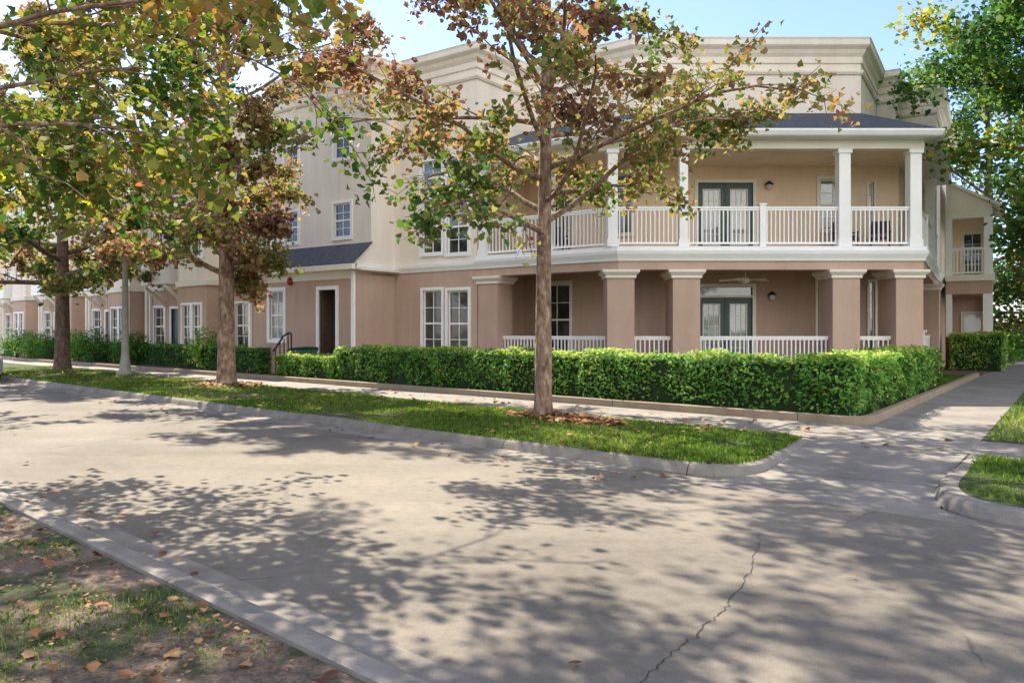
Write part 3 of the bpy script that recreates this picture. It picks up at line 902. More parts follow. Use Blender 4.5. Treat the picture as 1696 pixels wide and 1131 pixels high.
W1 = Plane(pC, A_); PL = Plane(pD, A_); PF = Plane(pB, (1, 0)); PR = Plane(pR, C_)
BL = Plane(pD2, A_); BF = Plane(pE, (1, 0)); BR = Plane(pF2, C_)
SIDE = Plane(pD, B_); WS = Plane(pPu, B_); WSl = Plane(pPl, B_)
UW = Plane(pUl, A_); LT = Plane(pLl, A_); OR = Plane(pH1, C_)
lenBL = math.hypot(pE[0] - pD2[0], pE[1] - pD2[1]); lenPL = math.hypot(pB[0] - pD[0], pB[1] - pD[1]); lenPF = pR[0] - pB[0]
lenPR = math.hypot(pH1[0] - pR[0], pH1[1] - pR[1])

def hole(pl, u0, u1, v0=None, v1=None, z0=None, z1=None):
    um = (u0 + u1) / 2
    a = z1 if z1 is not None else pl.zz(v0, um)
    b = z0 if z0 is not None else pl.zz(v1, um)
    return (pl.at(u0), pl.at(u1), b, a)

# openings
w1_g = [hole(W1, 701, 732, 481, z0=0.72), hole(W1, 742, 776, 481, z0=0.72)]
w1_u = [hole(W1, 699, 732, 330, 420), hole(W1, 741, 775, 330, 420)]
zt = W1.zz(322, 735)
w1_t = [(w1_u[0][0], w1_u[0][1], zt + .05, W1.zz(264, 735)), (w1_u[1][0], w1_u[1][1], zt + .05, W1.zz(264, 735))]
uw = [hole(UW, 472, 494, 352, 402), hole(UW, 553, 581, 337, 393), hole(UW, 554, 580, 194, 262), hole(UW, 472, 494, 202, 280)]
lt = [hole(LT, 447, 470, 482, 562)]
lt_door = hole(LT, 529, 557, 480, z0=0.22)
bl_g = [hole(BL, 899, 944, 471, z0=0.75)]
bl_u = [hole(BL, 1019, 1046, 288, z0=4.75)]
bl_d = hole(BL, 915, 948, z0=Z_DECK, z1=6.45)
bf_gd = hole(BF, 1156, 1246, 493, z0=0.35); bf_gd = (*bf_gd[:3], 3.0)
bf_ud = hole(BF, 1156, 1247, 303, z0=Z_DECK)
bf_g = [hole(BF, 1356, 1400, 468, z0=0.8), hole(BF, 1439, 1449, 466, z0=0.8)]
bf_u = [hole(BF, 1358, 1405, 297, z0=4.85), hole(BF, 1438, 1447, 302, z0=4.6)]

# ground floor walls (tan)
m = MB()
W1.wall(m, 0, 3.73, 0, Z_BELT0, w1_g)
BL.wall(m, 0, lenBL, 0, Z_BELT0, bl_g)
BF.wall(m, 0, pF2[0] - pE[0], 0, Z_BELT0, bf_g + [bf_gd])
BR.wall(m, 0, 6.2, 0, Z_BELT0)
SIDE.wall(m, 0, 2.69, 0, Z_BELT0)
WSl.wall(m, 0, 1.89, 0, Z_BELT0)
LT.wall(m, 0, 5.67, 0, 3.55, lt + [lt_door], rev=0.16)
Plane(add2(pLl, B_, 3), (-B_[0], -B_[1])).wall(m, 0, 3, 0, 3.6)
OR.wall(m, 0, 12, 0, Z_BELT0)
Plane(add2(pH1, CR, -1.6), CR).wall(m, 0, 1.6, 0, Z_BELT0)
m.build("lower_wall", "stucco_tan", bld)

# upper walls (cream)
m = MB()
W1.wall(m, 0, 3.73, Z_BELT1, Z_TOP, w1_u + w1_t)
UW.wall(m, 0, 5.34, 3.5, Z_TOP, uw)
WS.wall(m, 0, 1.14, 3.5, Z_TOP)
SIDE.wall(m, 0, 2.69, 6.9, Z_TOP)
BL.wall(m, 0, lenBL, 6.9, Z_TOP)
BF.wall(m, 0, pF[0] - pE[0], 6.9, Z_TOP)
Plane(pF, C_).wall(m, 0, 4.0, 6.9, Z_TOP); Plane(pG1, CR).wall(m, 0, .5, 6.9, Z_TOP); Plane(pG2, C_).wall(m, 0, 2.5, 6.9, Z_TOP)
Plane(pG3, CR).wall(m, 0, 1.3, 3.6, Z_TOP); OR.wall(m, 0, 12, Z_BELT0, Z_TOP)
Plane(add2(pUl, B_, 5), (-B_[0], -B_[1])).wall(m, 0, 5, 0, Z_TOP)
bx = [pH2, (pH2[0] - 6, pH2[1] + 6), (0, 52), add2(pUl, B_, 5)]
for p, q in zip(bx[:-1], bx[1:]):
    Plane(p, (q[0] - p[0], q[1] - p[1])).wall(m, 0, math.hypot(q[0] - p[0], q[1] - p[1]), 0, Z_TOP)
m.build("upper_wall", "stucco_cream", bld)
# balcony walls, sheltered storey
m = MB()
BL.wall(m, 0, lenBL, Z_BELT0, 6.9, bl_u + [bl_d]); BF.wall(m, 0, pF2[0] - pE[0], Z_BELT0, 6.9, bf_u + [bf_ud]); BR.wall(m, 0, 6.2, Z_BELT0, 6.9)
SIDE.wall(m, 0, 2.69, Z_BELT0, 6.9)
m.build("balcony_wall", "stucco_peach", bld)
# flat roof
MB().prism([pUl, pPu, pC, pD, pD2, pE, pF, pG1, pG2, pG3, pH1, pH2, (pH2[0] - 6, pH2[1] + 6), (0, 52), add2(pUl, B_, 5)], 10.3, 10.4).build("flat_roof", "porch_floor", bld)

# windows
gl = [("glass_dark", "glass_dark"), ("glass_curtain", "glass_dark")]
for h in w1_g: window(W1, h, bld, 2, 4, ("glass_dark", "glass_dark"), .1)
for h in w1_u: window(W1, h, bld, 2, 4, ("glass_curtain", "glass_dark"), .1)
for h in w1_t: window(W1, h, bld, 2, 2, ("glass_sky_reflect", "glass_sky_reflect"), .09, sill=False)
for i, h in enumerate(uw): window(UW, h, bld, 2, 4, ("glass_dark", "glass_dark") if i != 3 else ("glass_curtain", "glass_dark"), .11)
for h in lt: window(LT, h, bld, 2, 4, ("glass_blind", "glass_curtain"), .13)
for h in bl_g: window(BL, h, bld, 2, 4, ("glass_dark", "glass_dark"), .11, "cream_trim")
for h in bl_u: window(BL, h, bld, 1, 2, ("glass_curtain", "glass_curtain"), .1, "cream_trim")
for h in bf_g[:1] + bf_u[:1]: window(BF, h, bld, 2, 4, ("glass_curtain", "glass_dark"), .11, "cream_trim")
for h in bf_g[1:] + bf_u[1:]: window(BF, h, bld, 1, 4, ("glass_blind", "glass_dark"), .06, "cream_trim")
french_door(BF, bf_gd[0], bf_gd[1], 0.35, BF.zz(493, 1200), bld, transom=3.0 - BF.zz(493, 1200), blind="glass_curtain")
french_door(BF, bf_ud[0], bf_ud[1], Z_DECK, bf_ud[3], bld)
french_door(BL, bl_d[0], bl_d[1], Z_DECK, 6.45, bld, blind="glass_dark")

# open entry in the low wing
m = MB(); a, b, c, d = lt_door
LT.box(m, a - .13, a, -.05, .05, c, d + .13); LT.box(m, b, b + .13, -.05, .05, c, d + .13); LT.box(m, a, b, -.05, .05, d, d + .13)
en = m.build("entry_opening", "white_trim", bld)
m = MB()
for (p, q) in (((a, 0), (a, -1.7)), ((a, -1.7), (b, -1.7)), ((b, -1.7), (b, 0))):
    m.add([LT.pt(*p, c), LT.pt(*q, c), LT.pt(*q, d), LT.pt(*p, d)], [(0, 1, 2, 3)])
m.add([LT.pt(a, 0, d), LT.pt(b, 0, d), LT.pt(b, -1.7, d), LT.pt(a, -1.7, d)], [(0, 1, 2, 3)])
m.build("passage_wall", "recess_shade", en)
m = MB(); LT.box(m, a + .28, b - .12, -1.66, -1.5, 1.15, 1.75); m.build("meter_box", "black_iron", en)

# lean-to roof of the low wing
m = MB()
e0, e1 = -.25, 5.67 + .28
def lr(t, o, z): return LT.pt(t, o, z)
zo, zi = 3.80, 4.62
m.add([lr(e0, .35, zo), lr(e1, .35, zo), lr(e1 - .25, -.78, zi), lr(e0, -.78, zi), lr(e0, .35, zo + .05), lr(e1, .35, zo + .05), lr(e1 - .25, -.78, zi + .05), lr(e0, -.78, zi + .05)],
      [(3, 2, 1, 0), (4, 5, 6, 7), (0, 1, 5, 4), (1, 2, 6, 5), (2, 3, 7, 6), (3, 0, 4, 7)])
lro = m.build("lean_to_roof", "shingle", bld)
m = MB()
LT.box(m, e0 - .03, e1 + .03, .28, .42, zo - .16, zo + .02)     # gutter
LT.box(m, e0, e1, -.02, .28, zo - .16, zo - .11)               # soffit
LT.box(m, 0, 5.67, -.02, .05, 3.36, zo - .16)                  # frieze
m.add([lr(5.68, .28, zo - .12), lr(5.68, -1.85, zo - .12), lr(5.68, -.78, zi), lr(5.68, .28, zo + .02)], [(0, 1, 2, 3)])
LT.box(m, 5.62, 5.95, -1.85, .28, zo - .16, zo - .1)
m.build("eaves_trim", "cream_trim", lro)
# downspouts
m = MB(); LT.box(m, 5.6, 5.72, .02, .12, .15, zo - .1); m.build("downspout", "white_trim", bld)
m = MB(); LT.box(m, .02, .13, .02, .12, .15, zo - .1); m.build("downspout", "white_trim", bld)
m = MB(); UW.box(m, .02, .14, .02, .12, 3.9, 10.2); m.build("downspout", "white_trim", bld)
# alarm bell
t = LT.at(482); z = LT.zz(466, 482); q = LT.pt(t, .02, z); mm = LT.m
m = MB(); m.tube([q, (q[0] + mm[0] * .05, q[1] + mm[1] * .05, z), (q[0] + mm[0] * .1, q[1] + mm[1] * .1, z)], [.15, .15, .05], 16)
m.build("alarm_bell", "red_paint", bld)

# belt course round the ground floor
belt = [(-.02, Z_BELT0), (.04, Z_BELT0), (.06, Z_BELT0 + .06), (.11, Z_BELT0 + .16), (.12, Z_BELT1), (-.02, Z_BELT1 + .02)]
m = MB(); m.sweep([add2(pPl, B_, .0), pC, pD], belt); m.build("belt_course", "white_trim", bld)
m = MB(); m.sweep([pH1, pH2], belt)
m.build("belt_course", "white_trim", bld)

# porch slab, beam, balcony deck
outer = [pD, pB, pR, pH1]
def off_path(path, o):
    t = MB(); t.sweep(path, [(o, 0), (o, 1)], caps=False, closed_prof=False)
    return [(t.v[i][0], t.v[i][1]) for i in range(0, len(t.v), 2)]
inner = [add2(pH1, CR, -1.55), (12.55, 26.12), (3.97, 26.12), (pD2[0] + .03, pD2[1] + .02)]
MB().prism(off_path(outer, 0.02) + inner, -.1, 0.35).build("porch_slab", "porch_floor", bld)
m = MB(); m.sweep(outer, [(-.5, 3.36), (0, 3.36), (0, Z_BELT0), (-.5, Z_BELT0)]); m.build("porch_beam", "stucco_tan", bld)
MB().prism(off_path(outer, -.45) + inner, 3.50, 3.56).build("porch_ceiling", "stucco_tan", bld)
m = MB(); m.sweep(outer, [(-.45, Z_BELT0), (.05, Z_BELT0), (.07, Z_BELT0 + .07), (.14, Z_BELT0 + .2), (.16, 3.9), (.10, 3.92), (.10, Z_DECK), (-.45, Z_DECK)])
m.build("balcony_edge", "white_trim", bld)
MB().prism(off_path(outer, -.40) + inner, 3.86, Z_DECK - .004).build("balcony_deck", "porch_floor", bld)
# balcony roof
m = MB(); m.sweep(outer, [(-.32, Z_BEAM), (.02, Z_BEAM), (.02, 7.12), (-.32, 7.12)]); m.build("balcony_beam", "cream_trim", bld)
MB().prism(off_path(outer, -.30) + inner, 6.90, 6.96).build("balcony_ceiling", "stucco_peach", bld)
eo = off_path(outer, .55); ei = [pD2, pE, pF, pG2]
ei[3] = add2(pG3, C_, 0)
m = MB(); rz = 8.62
for i in range(3):
    p, q, r, s = eo[i], eo[i + 1], ei[i + 1], ei[i]
    m.add([(p[0], p[1], Z_EAVE), (q[0], q[1], Z_EAVE), (r[0], r[1], rz), (s[0], s[1], rz)], [(0, 1, 2, 3)])
m.add([(eo[0][0], eo[0][1], Z_EAVE), (pD2[0], pD2[1], rz), (pD[0], pD[1], Z_EAVE)], [(0, 1, 2)])
rf = m.build("balcony_roof", "shingle", bld)
m = MB(); m.sweep(outer, [(.0, 7.12), (.46, 7.12), (.5, 7.15), (.56, 7.26), (.56, 7.315), (.44, 7.315), (.40, 7.18), (.0, 7.18)])
m.build("gutter", "white_trim", rf)
# flashing where the roof meets the wall
# cornice and parapet
par = [pUl, pPu, pC, pD, pD2, pE, pF, pG1, pG2, pG3, pH1, pH2]
cor = [(-.25, 10.2), (.0, 10.2), (.05, 10.23), (.05, 10.42), (.09, 10.48), (.12, 10.52), (.17, 10.63), (.26, 10.71), (.29, 10.75), (.29, 10.90), (.32, 10.97), (-.25, 11.0)]
m = MB(); m.sweep(par, cor)
m.build("cornice", "stucco_cream", bld)
m = MB(); m.sweep(par, [(-.02, 9.86), (.05, 9.86), (.09, 9.93), (.09, 9.99), (-.02, 10.03)])
m.build("ledge", "stucco_cream", bld)

# columns of the ground floor porch
def column(pl, t0, w, dep, out):
    c = MB(); pl.box(c, t0, t0 + w, out - dep, out, .0, 3.12)
    o = c.build("column", "stucco_tan", bld)
    k = MB(); pl.box(k, t0 - .05, t0 + w + .05, out - dep - .05, out + .05, 3.12, 3.20)
    base = (t0 - .06, t0 + w + .06, out - dep - .06, out + .06); top = (t0 - .14, t0 + w + .14, out - dep - .14, out + .14)
    f = lambda q, z: [pl.pt(q[0], q[3], z), pl.pt(q[1], q[3], z), pl.pt(q[1], q[2], z), pl.pt(q[0], q[2], z)]
    k.hexa(f(base, 3.20) + f(top, 3.29)); pl.box(k, *top, 3.29, 3.36)
    k.build("capital", "cream_trim", o)
for u in (1115, 1380, 1485):
    t = PF.at(u); column(PF, t, .79, 1.15, -.03)
column(PF, PF.at(1006), .79, 1.0, -.03)
column(PL, .03, .80, .80, -.03)
column(PR, lenPR - .75, .7, .7, -.03)
# ground floor railings
zr0, zr1 = 0.35, 1.43
railing(PL, .83, lenPL - .45, zr0, zr1, bld, -.35)
for u0, u1 in ((1052, 1114), (1162, 1379), (1427, 1484)):
    railing(PF, PF.at(u0), PF.at(u1), zr0, zr1, bld, -.35)
railing(PR, 1.0, lenPR - .8, zr0, zr1, bld, -.35)
m = MB(); PR.box(m, 3.2, 3.5, -.5, -.2, 0, 1.55); PR.box(m, 3.15, 3.55, -.55, -.15, 1.55, 1.62); m.build("newel", "white_trim", bld)
# balcony posts and railings
def post(pl, t, w, z0, z1, out):
    p = MB(); pl.box(p, t - w / 2, t + w / 2, out - w, out, z0, z1)
    if z1 > 6: pl.box(p, t - w / 2 - .04, t + w / 2 + .04, out - w - .04, out + .04, z1 - .12, z1 - .002); pl.box(p, t - w / 2 - .03, t + w / 2 + .03, out - w - .03, out + .03, z0, z0 + .22)
    else: pl.box(p, t - w / 2 - .025, t + w / 2 + .025, out - w - .025, out + .025, z1, z1 + .05)
    p.build("post" if z1 > 6 else "newel", "white_trim", bld)
pts_f = [(1015.5, .28), (1133, .24), (1400, .33), (1518, .33)]
for u, w in pts_f: post(PF, PF.at(u), w, Z_DECK, Z_BEAM, -.02)
post(PF, PF.at(1265), .17, Z_DECK, Z_RAIL + .04, -.06)
post(PL, .2, .3, Z_DECK, Z_BEAM, -.02); post(PL, PL.at(858), .17, Z_DECK, Z_RAIL + .04, -.06); post(PL, PL.at(905), .28, Z_DECK, Z_BEAM, -.02)
post(PR, 2.8, .17, Z_DECK, Z_RAIL + .04, -.06); post(PR, 5.4, .3, Z_DECK, Z_BEAM, -.02)
us = [1023.5, 1126.5, 1139.5, 1261, 1269, 1390.5, 1409.5, 1508]
for i in range(0, 8, 2): railing(PF, PF.at(us[i]), PF.at(us[i + 1]), Z_DECK, Z_RAIL, bld, -.14)
tl = [.35, PL.at(858) - .085, PL.at(858) + .085, PL.at(905) - .14, PL.at(905) + .14, lenPL - .12]
for i in range(0, 6, 2): railing(PL, tl[i], tl[i + 1], Z_DECK, Z_RAIL, bld, -.14)
for p, q in ((.2, 2.7), (2.9, 5.25), (5.55, lenPR - .05)): railing(PR, p, q, Z_DECK, Z_RAIL, bld, -.14)
# wall lamps and ceiling fan
def wall_lamp(pl, u, v):
    t = pl.at(u); z = pl.zz(v, u)
    m = MB(); pl.box(m, t - .06, t + .06, 0, .03, z - .08, z + .12); q = pl.pt(t, .12, z)
    m.lathe((q[0], q[1], z + .04), [(.02, .12), (.13, .03), (.14, 0), (.0, 0)], 12)
    w = m.build("wall_lamp", "bronze", bld)
    MB().lathe((q[0], q[1], z - .12), [(.05, 0), (.085, .05), (.09, .155)], 12).build("lamp_shade", "lamp_glass", w)
wall_lamp(BF, 1277, 491); wall_lamp(BF, 1272, 309)
fx, fy = 7.2, 24.9
m = MB(); m.lathe((fx, fy, 3.05), [(.02, .5), (.07, .5), (.07, .44), (.018, .42), (.018, .2), (.13, .17), (.15, .08), (.10, .02), (.06, 0)], 16)
fan = m.build("ceiling_fan", "cream_trim", bld)
for k in range(5):
    an = 2 * math.pi * k / 5 + .25; d = (math.cos(an), math.sin(an)); n = (-d[1], d[0]); m = MB()
    f = lambda r, w, z: (fx + d[0] * r + n[0] * w, fy + d[1] * r + n[1] * w, 3.05 + z)
    m.hexa([f(.15, -.05, .10), f(.78, -.08, .07), f(.78, .08, .11), f(.15, .05, .13), f(.15, -.05, .115), f(.78, -.08, .085), f(.78, .08, .125), f(.15, .05, .145)])
    m.build("blade", "cream_trim", fan)

# two storey side porch on the walkway front
pQ = add2(pR, C_, 12.05)
AX = Plane(pQ, CR); AL = 1.67; AD = 3.6
m = MB(); AX.box(m, 0, AL, -AD, 0, 3.12, 3.66); ax = m.build("side_porch", "stucco_tan", bld)
m = MB(); AX.box(m, -.02, AL + .08, -AD - .05, .08, 3.66, 3.9); m.build("belt_course", "cream_trim", ax)
m = MB(); AX.box(m, .0, AL, -.25, -.01, 6.26, 6.50); AX.box(m, AL - .25, AL, -AD, -.25, 6.26, 6.50); m.build("beam", "cream_trim", ax)
for q in ((0, .22, -.22, .0, 0, 3.12), (0, .22, -.22, .0, 3.9, 6.26), (AL - .30, AL, -.30, 0, 3.9, 6.26), (AL - .30, AL, -AD, -AD + .3, 3.9, 6.26), (AL - .34, AL, -.34, 0, 0, 3.12), (AL - .34, AL, -AD, -AD + .34, 0, 3.12)):
    m = MB(); AX.box(m, *q); m.build("post", "white_trim", ax)
m = MB(); T = AL + .45
f = lambda t, o, z: AX.pt(t, o, z)
m.hexa([f(-.0, .3, 7.75), f(T, .3, 6.52), f(T, -AD - .3, 6.52), f(0, -AD - .3, 7.75), f(-.0, .3, 7.87), f(T, .3, 6.64), f(T, -AD - .3, 6.64), f(0, -AD - .3, 7.87)])
m.build("roof", "cream_trim", ax)
m = MB(); m.add([f(0, .0, 6.50), f(AL, 0, 6.50), f(AL, 0, 6.75), f(0, 0, 7.75)], [(0, 1, 2, 3)]); m.build("gable", "stucco_cream", ax)
AB = Plane(AX.xy(0, -AD), CR)
m = MB(); AB.wall(m, 0, AL, 3.66, 7.2, [(.5, 1.25, 4.1, 6.0)]); m.build("back_wall", "stucco_peach", ax)
m = MB(); AB.wall(m, 0, AL, 0, 3.66, [(.5, 1.25, .2, 2.4)]); m.build("back_wall", "stucco_tan", ax)
window(AB, (.5, 1.25, 4.1, 6.0), ax, 2, 4, ("glass_dark", "glass_dark"), .08, "cream_trim"); window(AB, (.5, 1.25, .2, 2.4), ax, 1, 2, ("glass_blind", "glass_dark"), .08, "cream_trim")
railing(AX, .22, AL - .3, 3.9, 5.05, ax, -.1)
railing(Plane(AX.xy(AL, 0), C_), .3, AD - .3, 3.9, 5.05, ax, -.1)
m = MB(); AX.box(m, .0, .5, .05, .35, 0, 1.35); m.build("brick_pier", "brick_red", bld)

# ------------------------------------------------------------------ row of townhouses further up the street
TH = []
def townhouse(variant):
    root = thing("townhouse", (0, 0, 0), "x", "house", "attached townhouses up the street")
    P = Plane((0, 0), (1, 0)); Wd = 8.0
    bay = Plane((0.5, -0.75), (1, 0)); bw = 2.7
    g = [(4.3, 5.5, .9, 2.75)]; d_ = (6.2, 7.25, .3, 2.65)
    u2 = [(4.2, 5.3, 4.9, 6.6)]; u2d = (5.9, 7.3, 4.0, 6.4); u3 = [(4.2, 5.3, 8.0, 9.6), (6.1, 7.2, 8.0, 9.6)]
    bg_ = [(.45, 1.25, .8, 2.75), (1.45, 2.25, .8, 2.75)]; b2 = [(.45, 1.25, 4.8, 6.7), (1.45, 2.25, 4.8, 6.7)]; b3 = [(.45, 1.25, 7.9, 9.6), (1.45, 2.25, 7.9, 9.6)]
    m = MB(); P.wall(m, 3.2, Wd, 0, 3.6, g + [d_]); P.wall(m, 0, .5, 0, 3.6); bay.wall(m, 0, bw, 0, 3.6, bg_)
    Plane((.5, 0), (0, -1)).wall(m, 0, .75, 0, 3.6); Plane((3.2, -.75), (0, 1)).wall(m, 0, .75, 0, 3.6)
    m.build("lower_wall", "stucco_tan", root)
    m = MB(); P.wall(m, 3.2, Wd, 3.6, 10.6, u2 + [u2d] + u3); P.wall(m, 0, .5, 3.6, 10.6); bay.wall(m, 0, bw, 3.6, 10.6, b2 + b3)
    Plane((.5, 0), (0, -1)).wall(m, 0, .75, 3.6, 10.6); Plane((3.2, -.75), (0, 1)).wall(m, 0, .75, 3.6, 10.6)
    Plane((0, 9), (0, -1)).wall(m, 0, 9, 0, 10.6); Plane((Wd, 0), (0, 1)).wall(m, 0, 9, 0, 10.6); Plane((Wd, 9), (-1, 0)).wall(m, 0, Wd, 0, 10.6)
    m.build("upper_wall", "stucco_cream", root)
    MB().box(0, .02, 10.2, Wd, 9, 10.3).build("flat_roof", "porch_floor", root)
    out = [(0, 0), (.5, 0), (.5, -.75), (3.2, -.75), (3.2, 0), (Wd, 0)]
    m = MB(); m.sweep(out, [(-.1, 10.1), (.05, 10.1), (.1, 10.25), (.28, 10.4), (.3, 10.65), (-.1, 10.68)]); m.build("cornice", "cream_trim", root)
    m = MB(); m.sweep(out, [(-.02, 3.56), (.08, 3.56), (.1, 3.8), (-.02, 3.82)])
    m.build("belt_course", "cream_trim", root)
    for h in bg_ + b2 + b3: window(bay, h, root, 2, 4, ("glass_curtain" if h[2] > 3 else "glass_dark", "glass_dark"), .09)
    for h in g + u2 + u3: window(P, h, root, 2, 4, ("glass_dark", "glass_dark"), .09)
    french_door(P, u2d[0], u2d[1], 4.0, 6.4, root)
    m = MB(); P.box(m, d_[0] - .12, d_[0], -.1, .05, .3, 2.77); P.box(m, d_[1], d_[1] + .12, -.1, .05, .3, 2.77); P.box(m, d_[0], d_[1], -.1, .05, 2.65, 2.77)
    dr = m.build("front_door", "white_trim", root)
    m = MB(); P.box(m, d_[0], d_[1], -.12, -.07, .3, 2.65); m.build("door_leaf", "teal_door", dr)
    # balcony over the door on diagonal brackets, white panelled front
    m = MB(); P.box(m, 5.4, 7.85, 0, 1.1, 3.75, 3.98); P.box(m, 5.4, 7.85, 1.0, 1.1, 3.98, 4.75); P.box(m, 5.4, 5.5, 0, 1.0, 3.98, 4.75); P.box(m, 7.75, 7.85, 0, 1.0, 3.98, 4.75)
    P.box(m, 5.35, 7.9, .95, 1.15, 4.75, 4.84)
    bc = m.build("balcony", "white_trim", root)
    for t in (5.5, 7.62):
        m = MB(); m.hexa([P.pt(t, 0, 2.7), P.pt(t + .14, 0, 2.7), P.pt(t + .14, 1.0, 3.6), P.pt(t, 1.0, 3.6), P.pt(t, 0, 2.9), P.pt(t + .14, 0, 2.9), P.pt(t + .14, 1.0, 3.75), P.pt(t, 1.0, 3.75)])
        m.build("bracket", "cream_trim", bc)
    # tall flat pilasters
    for t in (3.5, 7.72):
        m = MB(); P.box(m, t, t + .24, -.02, .14, 0, 3.55); m.build("pilaster", "cream_trim", root)
    m = MB(); P.box(m, 3.95, 4.05, .02, .12, .1, 10.1); m.build("downspout", "white_trim", root)
    return root
def copy_tree(o, parent=None):
    c = o.copy(); COL.objects.link(c)
    if parent is not None: c.parent = parent
    for ch in list(o.children): copy_tree(ch, c)
    return c
th_labels = ["cream over tan attached townhouse next to the corner building, directly behind the grey lamp post",
             "attached townhouse with white balcony, second up the street from the corner building",
             "attached townhouse third up the street, behind the farthest trunk on the verge",
             "attached townhouse fourth up the street, at the left edge of the photo",
             "last visible attached townhouse up the street, mostly hidden by leaves"]
th0 = townhouse(0); T0 = (-9.0, 31.7)
for i, lb in enumerate(th_labels):
    o = th0 if i == 0 else copy_tree(th0)
    o.location = (T0[0] + SD.x * 8.02 * (i + 1), T0[1] + SD.y * 8.02 * (i + 1), 0); o.rotation_euler = (0, 0, R_(-43)); o["label"] = lb

# ------------------------------------------------------------------ hedges and shrubs
hp = off_path([st(14.05, 20.6), st(13.9, 13), st(13.86, 7.0)] + arc(st(13.86, 5.9), (5.72, 13.25), (6.15, 13.8), 4) + [(6.15 + WD.x * 10.2, 13.8 + WD.y * 10.2)], -.22)
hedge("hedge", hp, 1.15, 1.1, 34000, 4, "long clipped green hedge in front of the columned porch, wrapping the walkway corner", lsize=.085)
hp2 = off_path([st(14.12, 24.2), st(14.05, 20.9)], -.2)
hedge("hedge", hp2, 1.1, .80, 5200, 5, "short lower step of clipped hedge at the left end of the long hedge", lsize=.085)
hp3 = [st(16.4, 62), st(15.7, 34), st(15.1, 26.8)]
hedge("hedge", hp3, .55, .98, 15000, 6, "shaded dark clipped hedge along the sidewalk in front of the townhouses", lsize=.11, tint=(.14, .16))  # leaf tint darkened to carry the shade this hedge stands in
q0 = add2(pQ, CR, .35); 
hp4 = [add2(q0, CR, -.1), add2(q0, CR, 1.75), add2(add2(q0, CR, 1.75), C_, 2.6)]
hp4 = [(x - C_[0] * 1.5, y - C_[1] * 1.5) for x, y in hp4]
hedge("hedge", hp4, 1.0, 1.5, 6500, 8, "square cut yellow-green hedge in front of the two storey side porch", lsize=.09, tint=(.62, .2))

def shrub(name, c, rx, rz, n, seed, label, group=None, lsize=.12, tint=(.3, .2), mat="hedge_leaf", cat="shrub"):
    rng = np.random.default_rng(seed); root = thing(name, c, label, cat, group)
    m = MB(); 
    for k in range(5):
        a = rng.random() * 6.28; r = rx * .5
        m.tube([(c[0], c[1], c[2] - .05), (c[0] + r * .5 * math.cos(a), c[1] + r * .5 * math.sin(a), c[2] + rz * .5), (c[0] + r * math.cos(a), c[1] + r * math.sin(a), c[2] + rz * .95)], [.035, .025, .012], 5)
    m.build("stem", "bark_dark", root)
    d = unit(rng.normal(size=(n, 3))); rr = rng.random(n) ** .38
    k = 1 + .16 * np.sin(d[:, 0] * 5 + seed) + .14 * np.sin(d[:, 1] * 7 + d[:, 2] * 6)
    pos = d * (rr * k)[:, None] * np.array([rx, rx, rz * .52]) + np.array([c[0], c[1], c[2] + rz * .52])
    leaves_mesh("foliage", pos, lsize * rng.uniform(.6, 1.25, n), np.clip(tint[0] + rng.normal(0, tint[1], n) + .15 * np.sin(d[:, 0] * 4 + d[:, 2] * 5), 0, .97), rng, OVAL, .3, .25, mat, root, d * .5)
    return root
gS = "foundation shrubs in front of the townhouses"
for (u, y, rx, rz, lb, tn) in ((28, 47, 1.3, 2.1, "dark rounded shrub at the left edge of the photo by the townhouse wall", .25),
                               (50, 45.5, .8, 1.9, "light green shrub beside the dark rounded shrub at the far left", .6),
                               (84, 44, 1.1, 2.0, "dark shrub close to the left of the farthest verge trunk", .15),
                               (129, 41.5, .6, 1.9, "yellow-green shrub just right of the farthest verge trunk", .75),
                               (152, 41, 1.0, 2.1, "round dark green shrub between the farthest verge trunk and the lamp post", .25),
                               (218, 38, .8, 1.9, "dark conical shrub just right of the lamp post", .12),
                               (341, 33.5, .9, 2.0, "pale grey-green shrub behind the thick verge trunk", .85)):
    shrub("shrub", ((u - 848) / 1337 * y, y, 0.0), rx, rz * .82, 1300, int(u), lb, gS, .13, (tn - .15, .14))

# ------------------------------------------------------------------ trees
gV = "autumn trees on the verge"
tree("street_tree", (0.58, 14.98, -.02), 11.5, 3.45, 5.6, .158, 36, 25000, .122, 11, "slim autumn tree in the leaf-strewn mulch ring in front of the porch", group=gV, tint=(.52, .27), elev=(6, 64), droop=.26, clump=1.3, limb_r=.36, prof=lambda t: .70 + 1.25 * t - 1.5 * t * t)
tree("street_tree", (-8.42, 23.8, -.02), 13.5, 3.0, 4.9, .26, 34, 31000, .145, 29, "thicker autumn tree on the verge left of the front door wing", group=gV, tint=(.50, .26), elev=(6, 62), droop=.3, clump=1.4, prof=lambda t: .50 + 1.85 * t - 2.2 * t * t, limb_r=.34, short_side=-.2)
tree("street_tree", (-18.6, 33.4, -.02), 14.0, 3.0, 6.2, .30, 32, 28000, .18, 33, "dark trunked autumn tree farthest up the verge beside the sidewalk", group=gV, tint=(.38, .26), barkm="bark_dark", elev=(-4, 60), droop=.3, clump=1.2)
tree("street_tree", (-6.3, 8.05, -.05), 12.5, 3.2, 7.2, .2, 46, 25000, .115, 44, "near side tree whose olive and rust leaves hang into the top left corner", group=gV, mat="olive_leaf", tint=(.48, .26), elev=(2, 56), droop=.34, az_bias=.55, clump=1.5, limb_r=.16, spread=.17, prof=lambda t: .36 + 2.1 * t - 2.0 * t * t)
tree("street_tree", (-17.2, 18.2, -.05), 12.5, 3.4, 6.0, .24, 26, 17000, .17, 55, "near side tree just beyond the left edge of the photo, over the road", group=gV, mat="olive_leaf", tint=(.46, .25), elev=(0, 60), droop=.3, limb_r=.3)
